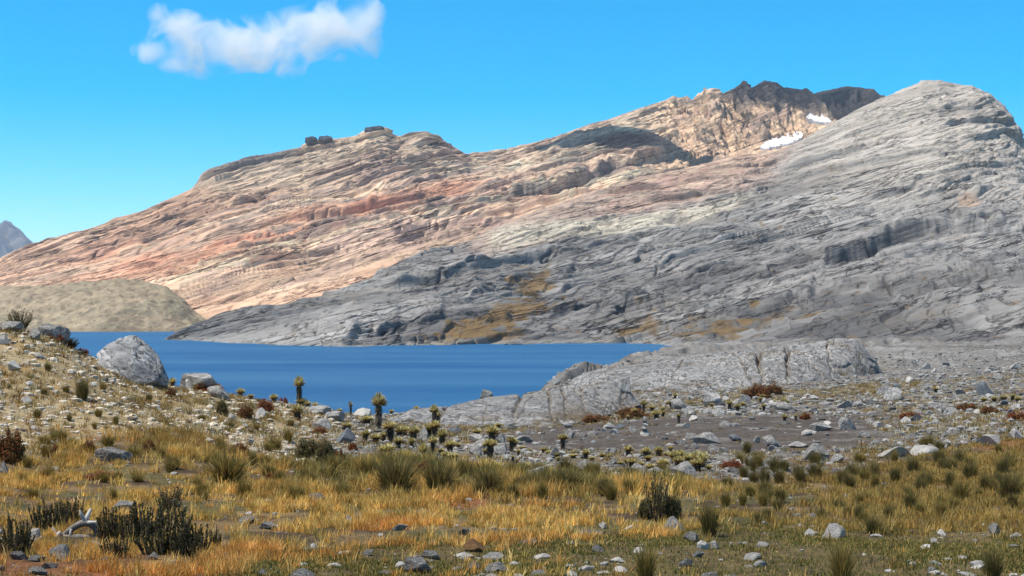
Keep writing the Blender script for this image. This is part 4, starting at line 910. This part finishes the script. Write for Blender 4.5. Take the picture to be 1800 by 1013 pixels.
for i in range(60):
    put_tussock(random.uniform(1270, 1800), random.uniform(785, 925), random.uniform(20, 36), random.uniform(20, 34), random.choice('go'), 'small olive tussock scattered in the right meadow', 'small tussocks of the right meadow')
for i in range(54):
    put_tussock(random.uniform(430, 1180), random.uniform(832, 880), random.uniform(26, 46), random.uniform(22, 40), random.choice('ogo'), 'olive and gold grass clump in the tall grass band', 'grass clumps of the tall band')
for i in range(34):
    put_tussock(random.uniform(0, 520), random.uniform(770, 880), random.uniform(20, 40), random.uniform(18, 32), 'o', 'dry yellow grass clump at the foot of the left hillside', 'grass clumps at the foot of the hillside')
for i in range(14):
    px = random.uniform(20, 520); put_tussock(px, random.uniform(np.interp(px, [0, 200, 400, 520], [620, 690, 715, 735]), 770), random.uniform(14, 24), random.uniform(12, 20), random.choice('go'), 'small tuft on the stony left hillside', 'small tufts of the hillside')

# ---------------------------------------------------------------- shaggy stemmed rosette plants
def frail_parts(seed, tall, yellow=True):
    """unit: total height 1, crown half-width about .5*cw"""
    r = np.random.RandomState(seed); th = .62 if tall else .38; tr = .13 if tall else .20
    n = 520; z = r.uniform(.0, th+.04, n); a = r.uniform(0, 6.283, n); rad = tr*(.55+.35*z/th)
    B = np.column_stack([np.cos(a)*rad, np.sin(a)*rad, z]); d = np.column_stack([np.cos(a), np.sin(a), np.full(n, -1.5)+r.normal(size=n)*.4]); d /= np.linalg.norm(d, axis=1)[:, None]
    L = r.uniform(.08, .17, n); t = np.column_stack([-np.sin(a), np.cos(a), np.zeros(n)])*.014
    tip = B+d*L[:, None]; V = np.stack([B-t, B+t, tip+t*.4, tip-t*.4], 1).reshape(-1, 3); o = np.arange(n)*4; Q = np.column_stack([o, o+1, o+2, o+3])
    C = np.array([(.09, .07, .05), (.15, .115, .08), (.05, .042, .033), (.24, .20, .14)])[r.randint(0, 4, n)]*r.uniform(.7, 1.3, n)[:, None]; C = np.repeat(C, 4, 0)
    # core of the stem
    m = 14; ring = np.linspace(0, 6.283, m, endpoint=False); zs = np.linspace(-.12, th+.05, 9)
    CV = np.array([(math.cos(b)*tr*(.55+.35*max(zz, 0)/th), math.sin(b)*tr*(.55+.35*max(zz, 0)/th), zz) for zz in zs for b in ring]); nv = len(V)
    CQ = np.array([(i*m+j, i*m+(j+1) % m, (i+1)*m+(j+1) % m, (i+1)*m+j) for i in range(8) for j in range(m)])+nv
    trunk = mesh_np('stem', np.concatenate([V, CV]), np.concatenate([Q, CQ]), None, M_leaf, np.concatenate([C, np.tile((.05, .042, .035), (len(CV), 1))]), link=False)
    # rosette
    n = 190; el = np.arcsin(r.uniform(-.35, 1, n)); a = r.uniform(0, 6.283, n); c0 = np.array((0, 0, th+.06))
    d = np.column_stack([np.cos(a)*np.cos(el), np.sin(a)*np.cos(el), np.sin(el)*.9+.15]); d /= np.linalg.norm(d, axis=1)[:, None]
    Lr = (.36 if tall else .50)*r.uniform(.75, 1.15, n)*(1-.15*np.abs(el)); t = np.cross(d, (0, 0, 1)+r.normal(size=(n, 3))*.25); t /= np.linalg.norm(t, axis=1)[:, None]+1e-9; t *= (.036 if tall else .044)
    b = c0+d*.05; m1 = b+d*(Lr*.45)[:, None]; tip = b+d*Lr[:, None]+np.array((0, 0, .05))
    V = np.stack([b-t*.5, b+t*.5, m1+t, m1-t, tip], 1).reshape(-1, 3); o = np.arange(n)*5
    Q = np.column_stack([o, o+1, o+2, o+3]); T = np.column_stack([o+3, o+2, o+4])
    pal = np.array([(.56, .45, .14), (.38, .32, .10), (.68, .57, .24), (.25, .22, .08), (.68, .62, .38)]) if yellow else np.array([(.42, .38, .30), (.30, .27, .22), (.5, .47, .4), (.2, .18, .15), (.36, .33, .26)])
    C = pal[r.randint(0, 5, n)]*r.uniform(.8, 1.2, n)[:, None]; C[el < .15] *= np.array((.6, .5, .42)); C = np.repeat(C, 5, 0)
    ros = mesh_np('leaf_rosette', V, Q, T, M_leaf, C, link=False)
    return trunk, ros
FR_T = [frail_parts(60+i, True) for i in range(4)]; FR_L = [frail_parts(70+i, False) for i in range(4)]; FR_D = [frail_parts(80, True, False)]
def put_frail(px, py, h, w, label, group=None, kind=None, D=None):
    p = hit(px, py) if D is None else at(px, py, D); k = p[1]/FP
    tall = (h > 1.3*w) if kind is None else kind == 't'
    S = FR_D if kind == 'd' else (FR_T if tall else FR_L)
    tr, ro = random.choice(S); H = h*k; cw = w*k/((.62 if (tall or kind == 'd') else .95))
    e = empty('shaggy_rosette_plant', p, random.uniform(0, 6.28), (cw, cw, H)); tag(e, label, 'plant', group)
    e.rotation_euler = (random.uniform(-.06, .06), random.uniform(-.08, .08), e.rotation_euler[2])
    obj('stem', tr, e); obj('leaf_rosette', ro, e)
    return e
FR = [
 (526, 712, 46, 15, 'tallest lone shaggy plant on the hill crest, dark stem against the lake'), (531, 714, 14, 20, 'low yellow rosette at the foot of the lone tall plant on the crest'),
 (523, 739, 28, 21, 'yellow-topped plant on the slope just below the lone tall plant'), (482, 706, 18, 15, 'small plant on the hill crest left of the lone tall plant'),
 (554, 720, 13, 12, None), (541, 717, 12, 12, None), (609, 757, 14, 17, 'low yellow rosette alone on the pale slope below the dead grey stem'),
 (665, 753, 54, 21, 'tall shaggy plant with dark stem standing in front of the lake, centre left'), (645, 746, 15, 22, 'wide low rosette touching the left side of the tall centre-left plant'), (597, 728, 10, 10, None),
 (687, 777, 32, 21, None), (702, 770, 22, 18, None), (727, 774, 26, 20, None), (642, 774, 18, 16, None), (660, 780, 18, 19, None), (674, 776, 18, 14, None), (700, 788, 20, 17, None), (723, 787, 18, 13, None), (712, 768, 20, 16, None),
 (753, 771, 28, 19, None), (764, 772, 28, 17, None), (777, 782, 28, 19, None), (763, 748, 32, 13, 'slender dark-stemmed plant in front of the whaleback, behind the crowd of rosettes'), (770, 748, 22, 9, None),
 (680, 804, 24, 30, 'wide yellow rosette at the upper edge of the tall grass, left one of two'), (710, 814, 22, 26, 'bright yellow-green rosette at the upper edge of the tall grass, right one of two'),
 (745, 807, 28, 19, 'round-headed yellow plant standing alone below the crowd of rosettes'), (760, 801, 30, 15, None), (791, 795, 22, 19, None), (783, 806, 12, 18, None), (797, 810, 14, 20, None), (775, 800, 12, 14, None), (804, 790, 12, 12, None),
 (839, 768, 14, 16, None), (864, 777, 30, 21, 'upper of two dark-stemmed plants stacked one above the other, right of centre'), (862, 808, 32, 21, 'lower of two dark-stemmed plants stacked one above the other, right of centre'), (860, 748, 16, 9, None),
 (850, 822, 16, 16, None), (866, 830, 20, 22, None), (853, 800, 12, 12, None), (898, 795, 24, 13, None), (876, 752, 8, 14, None),
 (731, 723, 14, 8, None), (688, 727, 10, 8, None), (720, 728, 8, 12, None), (756, 722, 12, 8, None),
 (989, 792, 26, 14, 'thin yellow-topped plant in front of the rounded pale boulder on the dirt'), (921, 836, 24, 26, 'wide yellow rosette above the tall grass beside the broad grey boulder'),
 (904, 789, 18, 14, None), (918, 792, 8, 13, None), (956, 797, 11, 14, None), (964, 803, 12, 12, None), (1030, 807, 18, 13, None), (1058, 807, 11, 11, None), (1040, 812, 10, 12, None), (1008, 806, 8, 16, None),
 (1104, 802, 20, 15, None), (1136, 804, 18, 17, None), (1157, 802, 18, 15, None), (1140, 812, 12, 14, None), (1110, 822, 16, 16, None), (1125, 825, 14, 14, None), (1143, 832, 18, 17, None), (1166, 826, 20, 20, None), (1172, 804, 10, 12, None),
 (1185, 815, 24, 18, None), (1196, 812, 22, 18, None), (1192, 822, 20, 18, None), (1210, 820, 24, 20, None), (1222, 818, 26, 20, None), (1234, 822, 26, 20, None), (1226, 828, 24, 20, None), (1215, 828, 18, 16, None), (1238, 812, 18, 14, None), (1246, 828, 11, 13, None), (1090, 820, 10, 12, None),
 (1154, 737, 16, 16, None), (1193, 745, 16, 8, None), (1282, 723, 16, 10, None), (1305, 718, 12, 10, None), (1262, 710, 12, 10, None), (1130, 728, 22, 8, None), (1146, 724, 12, 12, None), (1175, 716, 12, 10, None), (1165, 725, 10, 9, None),
 (1764, 706, 12, 14, None), (1748, 708, 12, 12, None), (1780, 704, 12, 12, None), (1790, 708, 12, 12, None), (1730, 708, 10, 12, None), (1645, 690, 10, 10, None),
 (304, 652, 18, 13, 'small dark-stemmed plant just right of the huge boulder'), (352, 672, 14, 24, 'wide yellow rosette in front of the broad flat-topped boulder'), (382, 672, 18, 15, None), (422, 687, 17, 15, 'yellow-topped plant on the hill crest against the lake, left of the red bush'), (441, 698, 9, 13, None), (372, 680, 10, 12, None)]
for (px, py, h, w, lab) in FR:
    g = None
    if lab is None:
        if px < 600: lab, g = 'small yellow rosette plant on the crest of the left hill', 'rosette plants on the hill crest'
        elif px < 910 and py < 752: lab, g = 'small rosette plant on the near shore of the lake', 'rosette plants on the near shore'
        elif px < 910: lab, g = 'yellow rosette plant in the crowd on the slope right of the tall plant', 'rosette plants crowded on the central slope'
        elif px < 1100 and py > 780: lab, g = 'small yellow rosette plant on the stones along the near edge of the brown dirt', 'rosette plants along the dirt edge'
        elif px < 1300 and py > 780: lab, g = 'yellow rosette plant in the dense patch above the grey slabs', 'rosette plants in the dense patch'
        elif px < 1350: lab, g = 'small rosette plant at the foot of the fissured bedrock wall', 'rosette plants at the foot of the wall'
        else: lab, g = 'small yellow rosette plant by the dark block at far right', 'rosette plants at far right'
    put_frail(px, py, h*1.12, w*1.28, lab, g)
for i in range(26):
    w_ = random.uniform(7, 13); put_frail(random.uniform(1000, 1420), random.uniform(703, 742), w_*random.uniform(.9, 1.6), w_, 'small rosette plant at the foot of the fissured bedrock wall', 'rosette plants at the foot of the wall')
for i in range(14):
    w_ = random.uniform(8, 13); put_frail(random.uniform(880, 1260), random.uniform(795, 836), w_*random.uniform(.8, 1.4), w_, 'small yellow rosette plant on the stones along the near edge of the brown dirt', 'rosette plants along the dirt edge')
put_frail(617, 733, 27, 8, 'dead grey stem standing on the shore left of the tall shaggy plant', kind='d')

# ---------------------------------------------------------------- shrubs
def tube(path, rad, sides=6):
    path = np.array(path, float); n = len(path); V = []; 
    for i in range(n):
        d = path[min(i+1, n-1)]-path[max(i-1, 0)]; d /= np.linalg.norm(d)+1e-9
        a = np.cross(d, (0.3, .9, .2)); a /= np.linalg.norm(a)+1e-9; b = np.cross(d, a)
        for k in range(sides):
            t = 6.283*k/sides; V.append(path[i]+(a*math.cos(t)+b*math.sin(t))*rad[i])
    Q = [(i*sides+k, i*sides+(k+1) % sides, (i+1)*sides+(k+1) % sides, (i+1)*sides+k) for i in range(n-1) for k in range(sides)]
    T = [(0, k+1, k) for k in range(1, sides-1)]+[((n-1)*sides, (n-1)*sides+k, (n-1)*sides+k+1) for k in range(1, sides-1)]
    return np.array(V), np.array(Q), np.array(T)
def join(parts):
    V, Q, T, C = [], [], [], []; o = 0
    for (v, q, t, c) in parts:
        V.append(v); Q.append(np.asarray(q).reshape(-1, 4)+o); T.append(np.asarray(t).reshape(-1, 3)+o); C.append(np.broadcast_to(c, v.shape)); o += len(v)
    return np.concatenate(V), np.concatenate(Q), np.concatenate(T), np.concatenate(C)
def shrub_meshes(seed, style, pal):
    """unit shrub: width about 1, height 1"""
    r = np.random.RandomState(seed); st = []; lf = []
    ns = {'finger': 52, 'round': 70, 'twig': 40}[style]
    for i in range(ns):
        a = r.uniform(0, 6.283); q_ = math.sqrt(r.rand()); 
        if style == 'finger':
            b = np.array((math.cos(a)*q_*.40, math.sin(a)*q_*.40, -.06)); h = r.uniform(.30, 1.0)*(1-.25*q_); e = b+np.array((math.cos(a)*q_*.16+r.normal()*.05, math.sin(a)*q_*.16+r.normal()*.05, h)); w = .016
        elif style == 'round':
            b = np.array((math.cos(a)*q_*.18, math.sin(a)*q_*.18, -.05)); el = math.asin(r.uniform(.08, 1)); l = r.uniform(.75, 1)
            e = np.array((math.cos(a)*math.cos(el)*.5*l, math.sin(a)*math.cos(el)*.5*l, math.sin(el)*.95*l)); w = .012
        else:
            b = np.array((math.cos(a)*q_*.15, math.sin(a)*q_*.15, -.05)); h = r.uniform(.5, 1.05); e = b+np.array((math.cos(a)*q_*.4, math.sin(a)*q_*.4, h)); w = .012
        m = (b+e)/2+r.normal(size=3)*.04; path = [b, (b+m)/2+r.normal(size=3)*.01, m, (m+e)/2+r.normal(size=3)*.01, e]
        v, q, t = tube(path, [w*1.3, w*1.1, w, w*.8, w*.4], 5); st.append((v, q, t, np.array((.10, .075, .055))*r.uniform(.6, 1.4)))
        nl = {'finger': 110, 'round': 90, 'twig': 34}[style]
        f = r.uniform(.12 if style == 'finger' else .35, 1.0, nl); pth = np.array(path); x = f*4; k = np.clip(x.astype(int), 0, 3); fr = (x-k)[:, None]
        P0 = pth[k]*(1-fr)+pth[k+1]*fr
        if style != 'finger': P0 = P0+r.normal(size=(nl, 3))*.035
        d = r.normal(size=(nl, 3)); d[:, 2] = np.abs(d[:, 2])+.8; d /= np.linalg.norm(d, axis=1)[:, None]
        ll = {'finger': .055, 'round': .060, 'twig': .06}[style]*r.uniform(.6, 1.3, nl); sd_ = np.cross(d, r.normal(size=(nl, 3))); sd_ /= np.linalg.norm(sd_, axis=1)[:, None]; sd_ *= .016 if style == 'finger' else .015
        tip = P0+d*ll[:, None]; v = np.stack([P0-sd_*.4, P0+sd_*.4, (P0+tip)/2+sd_, tip, (P0+tip)/2-sd_], 1).reshape(-1, 3)
        o = np.arange(nl)*5; qq = np.column_stack([o, o+1, o+2, o+4]); tt = np.column_stack([o+4, o+2, o+3])
        c_ = np.array(pal)[r.randint(0, len(pal), nl)]*r.uniform(.65, 1.35, nl)[:, None]; lf.append((v, qq, tt, np.repeat(c_, 5, 0)))
    S = join(st); Lf = join(lf)
    return mesh_np('stems', S[0], S[1], S[2], M_leaf, S[3], link=False), mesh_np('foliage', Lf[0], Lf[1], Lf[2], M_leaf, Lf[3], link=False)
PD = [(.085, .085, .03), (.14, .12, .04), (.06, .058, .025), (.22, .17, .07), (.26, .19, .11)]
PR = [(.22, .055, .022), (.30, .09, .03), (.13, .04, .02), (.36, .15, .05)]
PO2 = [(.11, .10, .03), (.18, .13, .04), (.07, .07, .02)]
SH = {'finger': [shrub_meshes(90+i, 'finger', PD) for i in range(3)], 'round': [shrub_meshes(94+i, 'round', PD+PO2) for i in range(2)], 'twig': [shrub_meshes(97, 'twig', PD)], 'red': [shrub_meshes(98+i, 'round', PR) for i in range(2)], 'rust': [shrub_meshes(101, 'round', PR+PO2)]}
def put_shrub(px, py, w, h, st, label, group=None, name='shrub'):
    p = hit(px, py); k = p[1]/FP*(1.12 if st in ('finger', 'round') else 1.08); a, b = random.choice(SH[st]); e = empty(name, p, random.uniform(0, 6.28), (w*k, w*k, h*k)); tag(e, label, 'shrub', group)
    obj('stems', a, e); obj('foliage', b, e); return e
for (px, py, w, h, st, lab) in [
 (24, 972, 56, 72, 'finger', 'dark finger-stemmed shrub at the left edge of the foreground'),
 (85, 935, 62, 58, 'finger', 'dark finger-stemmed shrub behind the pale rock and dead branch'),
 (125, 925, 50, 52, 'finger', 'dark upright shrub directly behind the forked dead branch'),
 (195, 950, 50, 62, 'finger', 'dark finger-stemmed shrub touching the right end of the dead branch'),
 (245, 955, 62, 80, 'finger', 'left half of the tallest dark shrub thicket in the foreground'),
 (290, 975, 80, 100, 'finger', 'tallest and densest dark shrub of the foreground thicket'),
 (335, 978, 56, 72, 'finger', 'dark shrub at the right side of the foreground thicket'),
 (378, 962, 20, 40, 'finger', 'slim separate dark shrub right of the foreground thicket'),
 (205, 980, 50, 36, 'finger', 'low dark shrub in front of the foreground thicket'),
 (300, 905, 50, 48, 'twig', 'bare grey twiggy bush rising behind the tallest thicket shrub'),
 (543, 810, 54, 42, 'round', 'larger dark round bush above the golden grass, left one of two'),
 (572, 818, 42, 42, 'round', 'darker round bush touching the right side of the larger one'),
 (598, 822, 28, 34, 'rust', 'brown bush just right of the two dark round bushes'),
 (1155, 918, 42, 82, 'twig', 'tall dark twiggy bush in the golden grass left of the speckled boulder'),
 (1180, 918, 40, 52, 'round', 'blackish leaning bush just right of the tall twiggy one'),
 (1135, 912, 30, 34, 'round', 'low olive bush at the left foot of the tall twiggy one'),
 (18, 812, 52, 62, 'rust', 'rusty brown shrub at the left edge on the slope'),
 (34, 582, 44, 36, 'twig', 'dark wind-blown shrub on top of the left hill against the far shore'),
 (118, 588, 40, 16, 'twig', 'grey brushy shrub on the hill crest right of the hilltop boulder'),
 (95, 598, 36, 14, 'red', 'reddish shrub just below the hilltop boulder'), (122, 604, 24, 14, 'red', 'rust red shrub on the hill crest at the edge of the lake'),
 (145, 608, 22, 12, 'red', 'small dark red shrub on the crest left of the huge boulder'),
 (366, 690, 54, 22, 'red', 'bright red low shrub below the broad flat-topped boulder'),
 (466, 724, 30, 24, 'red', 'rounded dark red bush on the crest left of the lone tall plant'),
 (497, 708, 20, 14, 'red', 'purple-red bush between the dark red bush and the lone tall plant'),
 (390, 730, 22, 26, 'round', 'dark green bush on the slope below the bright red shrub'),
 (432, 736, 30, 26, 'rust', 'brown bush on the slope left of the dark red bush'),
 (562, 765, 26, 16, 'red', 'orange-red low bush under the mottled boulder on the slope'),
 (620, 792, 18, 14, 'red', 'small orange-red bush right of the two dark round bushes'),
 (740, 838, 40, 28, 'red', 'red-brown bush in the top of the tall grass right of the yellow rosettes'),
 (95, 802, 18, 22, 'red', 'dark red upright bush near the long low rock'), (155, 795, 26, 22, 'rust', 'rust and olive bush right above the long low rock'),
 (262, 800, 24, 28, 'rust', 'brown bush right of the long low rock'), (180, 842, 60, 14, 'red', 'flat dark red mat shrub below the long low rock'),
 (300, 700, 20, 18, 'rust', None), (475, 850, 20, 20, 'red', None), (420, 800, 40, 22, 'rust', None),
 (1285, 825, 40, 18, 'red', 'red-brown low bush at the edge of grass left of the triangular boulder'),
 (1050, 742, 60, 14, 'rust', 'rusty low shrub along the foot of the whaleback'), (1020, 738, 40, 16, 'rust', 'brown shrub on the foot of the whaleback left of the rusty one'), (1110, 735, 60, 20, 'rust', 'brown thicket between the whaleback and the fissured wall'),
 (1330, 700, 50, 26, 'rust', 'brown thicket at the foot of the fissure in the big wall'), (1360, 694, 40, 20, 'rust', 'brown thicket right of the fissure foot'),
 (1415, 738, 20, 14, 'red', None), (1600, 735, 40, 10, 'red', None), (1790, 738, 40, 16, 'red', None), (1740, 730, 36, 18, 'rust', None), (1700, 722, 36, 14, 'rust', None)]:
    g = None
    if lab is None: lab, g = 'small rusty shrub growing between the stones away from the foreground', 'small rusty shrubs'
    put_shrub(px, py, w, h, st, lab, g)

# ---------------------------------------------------------------- dead branch
bp0 = hit(150, 945); k = bp0[1]/FP
def wp(x, y, dy=0): return np.array(((x-150)*k, dy, (945-y)*k+.0))
e = empty('dead_branch', bp0); tag(e, 'twisted dead branch with a bleached fork lying among the dark shrubs', 'dead branch')
pt = [([wp(172, 948, .02), wp(170, 930, .0), wp(160, 920, -.02), wp(145, 920, -.03), wp(130, 928, -.03), wp(118, 938, 0), (wp(106, 945, .03))], [4.6, 4.6, 4.2, 3.8, 3.6, 3.2, 2.6], 'bough', M_wood),
      ([wp(178, 946, .03), wp(150, 944, -.05), wp(125, 945, -.06), wp(104, 944, -.02), wp(98, 934, 0)], [3, 3.4, 3.4, 3, 1.6], 'bough', M_wood),
      ([wp(150, 921, -.03), wp(149, 912, -.03), wp(145, 904, -.05), wp(143, 897, -.05)], [2.6, 2.4, 2, 1.2], 'forked_twig', M_woodpale),
      ([wp(150, 920, -.03), wp(154, 910, -.02), wp(157, 902, 0), wp(159, 896, .02)], [2.6, 2.4, 2.3, 1.6], 'forked_twig', M_woodpale),
      ([wp(156, 919, -.04), wp(164, 918, -.05), wp(172, 918, -.05)], [2.2, 2, 1.5], 'forked_twig', M_woodpale),
      ([wp(104, 944, -.06), wp(107, 938, -.06), wp(109, 934, -.05)], [3.2, 3.0, 1.5], 'broken_stub', M_woodpale),
      ([wp(103, 940, -.04), wp(98, 934, -.04), wp(94, 927, -.03)], [1.5, 1.3, .8], 'forked_twig', M_woodpale),
      ([wp(128, 930, -.05), wp(127, 938, -.07), wp(129, 945, -.06)], [1.6, 1.4, 1.2], 'forked_twig', M_woodpale)]
for path, rad, nm, mt in pt:
    # resample smoothly
    path = np.array(path); t = np.linspace(0, len(path)-1, len(path)*5); pp = np.column_stack([np.interp(t, range(len(path)), path[:, i]) for i in range(3)])
    for _ in range(3): pp[1:-1] = (pp[:-2]+2*pp[1:-1]+pp[2:])/4
    rr_ = np.interp(t, range(len(rad)), rad)*k*(1+.18*fbm(t*2.1, t*0+len(path), o=2)); v, q, tt = tube(pp, rr_*1.6, 10)
    mesh_np(nm, v, q, tt, mt, parent=e)

# ---------------------------------------------------------------- clouds
def cloud_mat(name, dens, nscale, blobs=None):
    m = bpy.data.materials.new(name); m.use_nodes = True; n = m.node_tree; n.nodes.clear(); L = n.links.new
    out = n.nodes.new('ShaderNodeOutputMaterial'); v = nd(n, 'ShaderNodeVolumePrincipled'); v.inputs['Color'].default_value = (1, 1, 1, 1); v.inputs['Anisotropy'].default_value = 0
    if blobs:
        tc = nd(n, 'ShaderNodeTexCoord'); t = nd(n, 'ShaderNodeTexNoise', Scale=nscale, Detail=10.0, Roughness=.6, Distortion=.9); L(tc.outputs['Object'], t.inputs['Vector'])
        acc = None
        for (x, y, z, a, b, c_) in blobs:       # each puff thins out towards its own edge
            su = nd(n, 'ShaderNodeVectorMath', operation='SUBTRACT'); L(tc.outputs['Object'], su.inputs[0]); su.inputs[1].default_value = (x, y, z)
            dv = nd(n, 'ShaderNodeVectorMath', operation='DIVIDE'); L(su.outputs[0], dv.inputs[0]); dv.inputs[1].default_value = (a, b, c_)
            ln = nd(n, 'ShaderNodeVectorMath', operation='LENGTH'); L(dv.outputs[0], ln.inputs[0])
            if acc is None: acc = ln.outputs['Value']
            else:
                mn = nd(n, 'ShaderNodeMath', operation='SMOOTH_MIN'); L(acc, mn.inputs[0]); L(ln.outputs['Value'], mn.inputs[1]); mn.inputs[2].default_value = .25; acc = mn.outputs[0]
        mr = nd(n, 'ShaderNodeMath', operation='MULTIPLY_ADD'); L(acc, mr.inputs[0]); mr.inputs[1].default_value = -.8; t2 = nd(n, 'ShaderNodeMath', operation='MULTIPLY_ADD'); L(t.outputs['Fac'], t2.inputs[0]); t2.inputs[1].default_value = 3.4; t2.inputs[2].default_value = -.86; L(t2.outputs[0], mr.inputs[2])
        rg = nd(n, 'ShaderNodeMapRange'); L(mr.outputs[0], rg.inputs['Value']); rg.inputs['From Min'].default_value = .0; rg.inputs['From Max'].default_value = .8; rg.inputs['To Max'].default_value = dens
        L(rg.outputs[0], v.inputs['Density'])
    else: v.inputs['Density'].default_value = dens
    L(v.outputs[0], out.inputs['Volume']); return m
def lumpy(name, blobs, loc, mat, sub=(90, 40, 60)):
    # one skin round several puffs: metaball-like via marching on an icosphere per puff joined as one object by remesh
    import bmesh
    me = bpy.data.meshes.new(name); bm = bmesh.new()
    for (x, y, z, a, b, c_) in blobs:
        from mathutils import Matrix
        bmesh.ops.create_icosphere(bm, subdivisions=3, radius=1, matrix=Matrix.Translation((x, y, z))@Matrix.Diagonal((a, b, c_, 1)))
    bm.to_mesh(me); bm.free(); o = bpy.data.objects.new(name, me); COL.objects.link(o); o.location = loc
    md = o.modifiers.new('skin', 'REMESH'); md.mode = 'VOXEL'; md.voxel_size = max(b[3] for b in blobs)/9
    dg_ = bpy.context.evaluated_depsgraph_get(); me2 = bpy.data.meshes.new_from_object(o.evaluated_get(dg_)); o.modifiers.clear(); o.data = me2; me2.materials.clear(); me2.materials.append(mat)
    return o
CD = 3200.0; ck = CD/FP; cc = at(470, 72, CD)
bl = [(-150, 20, 50, 30), (-110, -20, 58, 42), (-60, -4, 66, 44), (0, -2, 72, 46), (60, 10, 66, 42), (120, 24, 62, 50), (165, 42, 40, 36), (-190, 50, 24, 16), (-205, -18, 34, 20), (-165, -40, 30, 14), (35, -52, 30, 16), (180, -5, 22, 26)]
bl = [(x*ck, random.uniform(-10, 10), z*ck, a*1.1*ck, a*ck*.7, c_*1.12*ck) for (x, z, a, c_) in bl]
m = cloud_mat('cloud_vapour', .022, .014, bl)
cl = lumpy('cloud', [(x, y, z, a*1.1, b*1.1, c_*1.1) for (x, y, z, a, b, c_) in bl], cc, m)
tag(cl, 'single small white cloud in the blue sky at upper left', 'cloud')
# clouds outside the view whose shadows fall on the crags and the hollow below them
mc = cloud_mat('shade_cloud', .3, 0)
def shade_cloud(px, py, D, parts, H):
    p = at(px, py, D); q = p+SUND*H; k = D/FP
    o = lumpy('cloud', [(x*k, y*k, 0, a*k, b*k, 22*k) for (x, y, a, b) in parts], q, mc); return o
o1 = shade_cloud(1080, 255, 1830, [(-80, -5, 65, 50), (0, 0, 85, 75), (70, 0, 65, 70), (130, -30, 60, 60)], 800)
tag(o1, 'cloud out of view shading the hollow below the crags', 'cloud')
mc = cloud_mat('thin_shade_cloud', .035, 0)
o2 = shade_cloud(1420, 165, 2040, [(-90, 0, 70, 60), (0, 0, 90, 70), (90, 0, 80, 70)], 800)
tag(o2, 'cloud out of view shading the dark crags', 'cloud')

# ---------------------------------------------------------------- thin mountain air
hz = bpy.data.meshes.new('haze'); bm = bmesh.new(); bmesh.ops.create_cube(bm, size=1); bm.to_mesh(hz); bm.free()
ho = obj('haze', hz); zt = max(620.0, 0); ho.location = (0, 5000, (zt-13)/2); ho.scale = (29000, 23000, zt+13)
hm = bpy.data.materials.new('thin_air'); hm.use_nodes = True; n = hm.node_tree; n.nodes.clear()
ou = n.nodes.new('ShaderNodeOutputMaterial'); pv = n.nodes.new('ShaderNodeVolumePrincipled'); pv.inputs['Color'].default_value = (.62, .78, 1, 1); pv.inputs['Density'].default_value = 5e-5
n.links.new(pv.outputs[0], ou.inputs['Volume']); hz.materials.append(hm); tag(ho, kind='stuff')
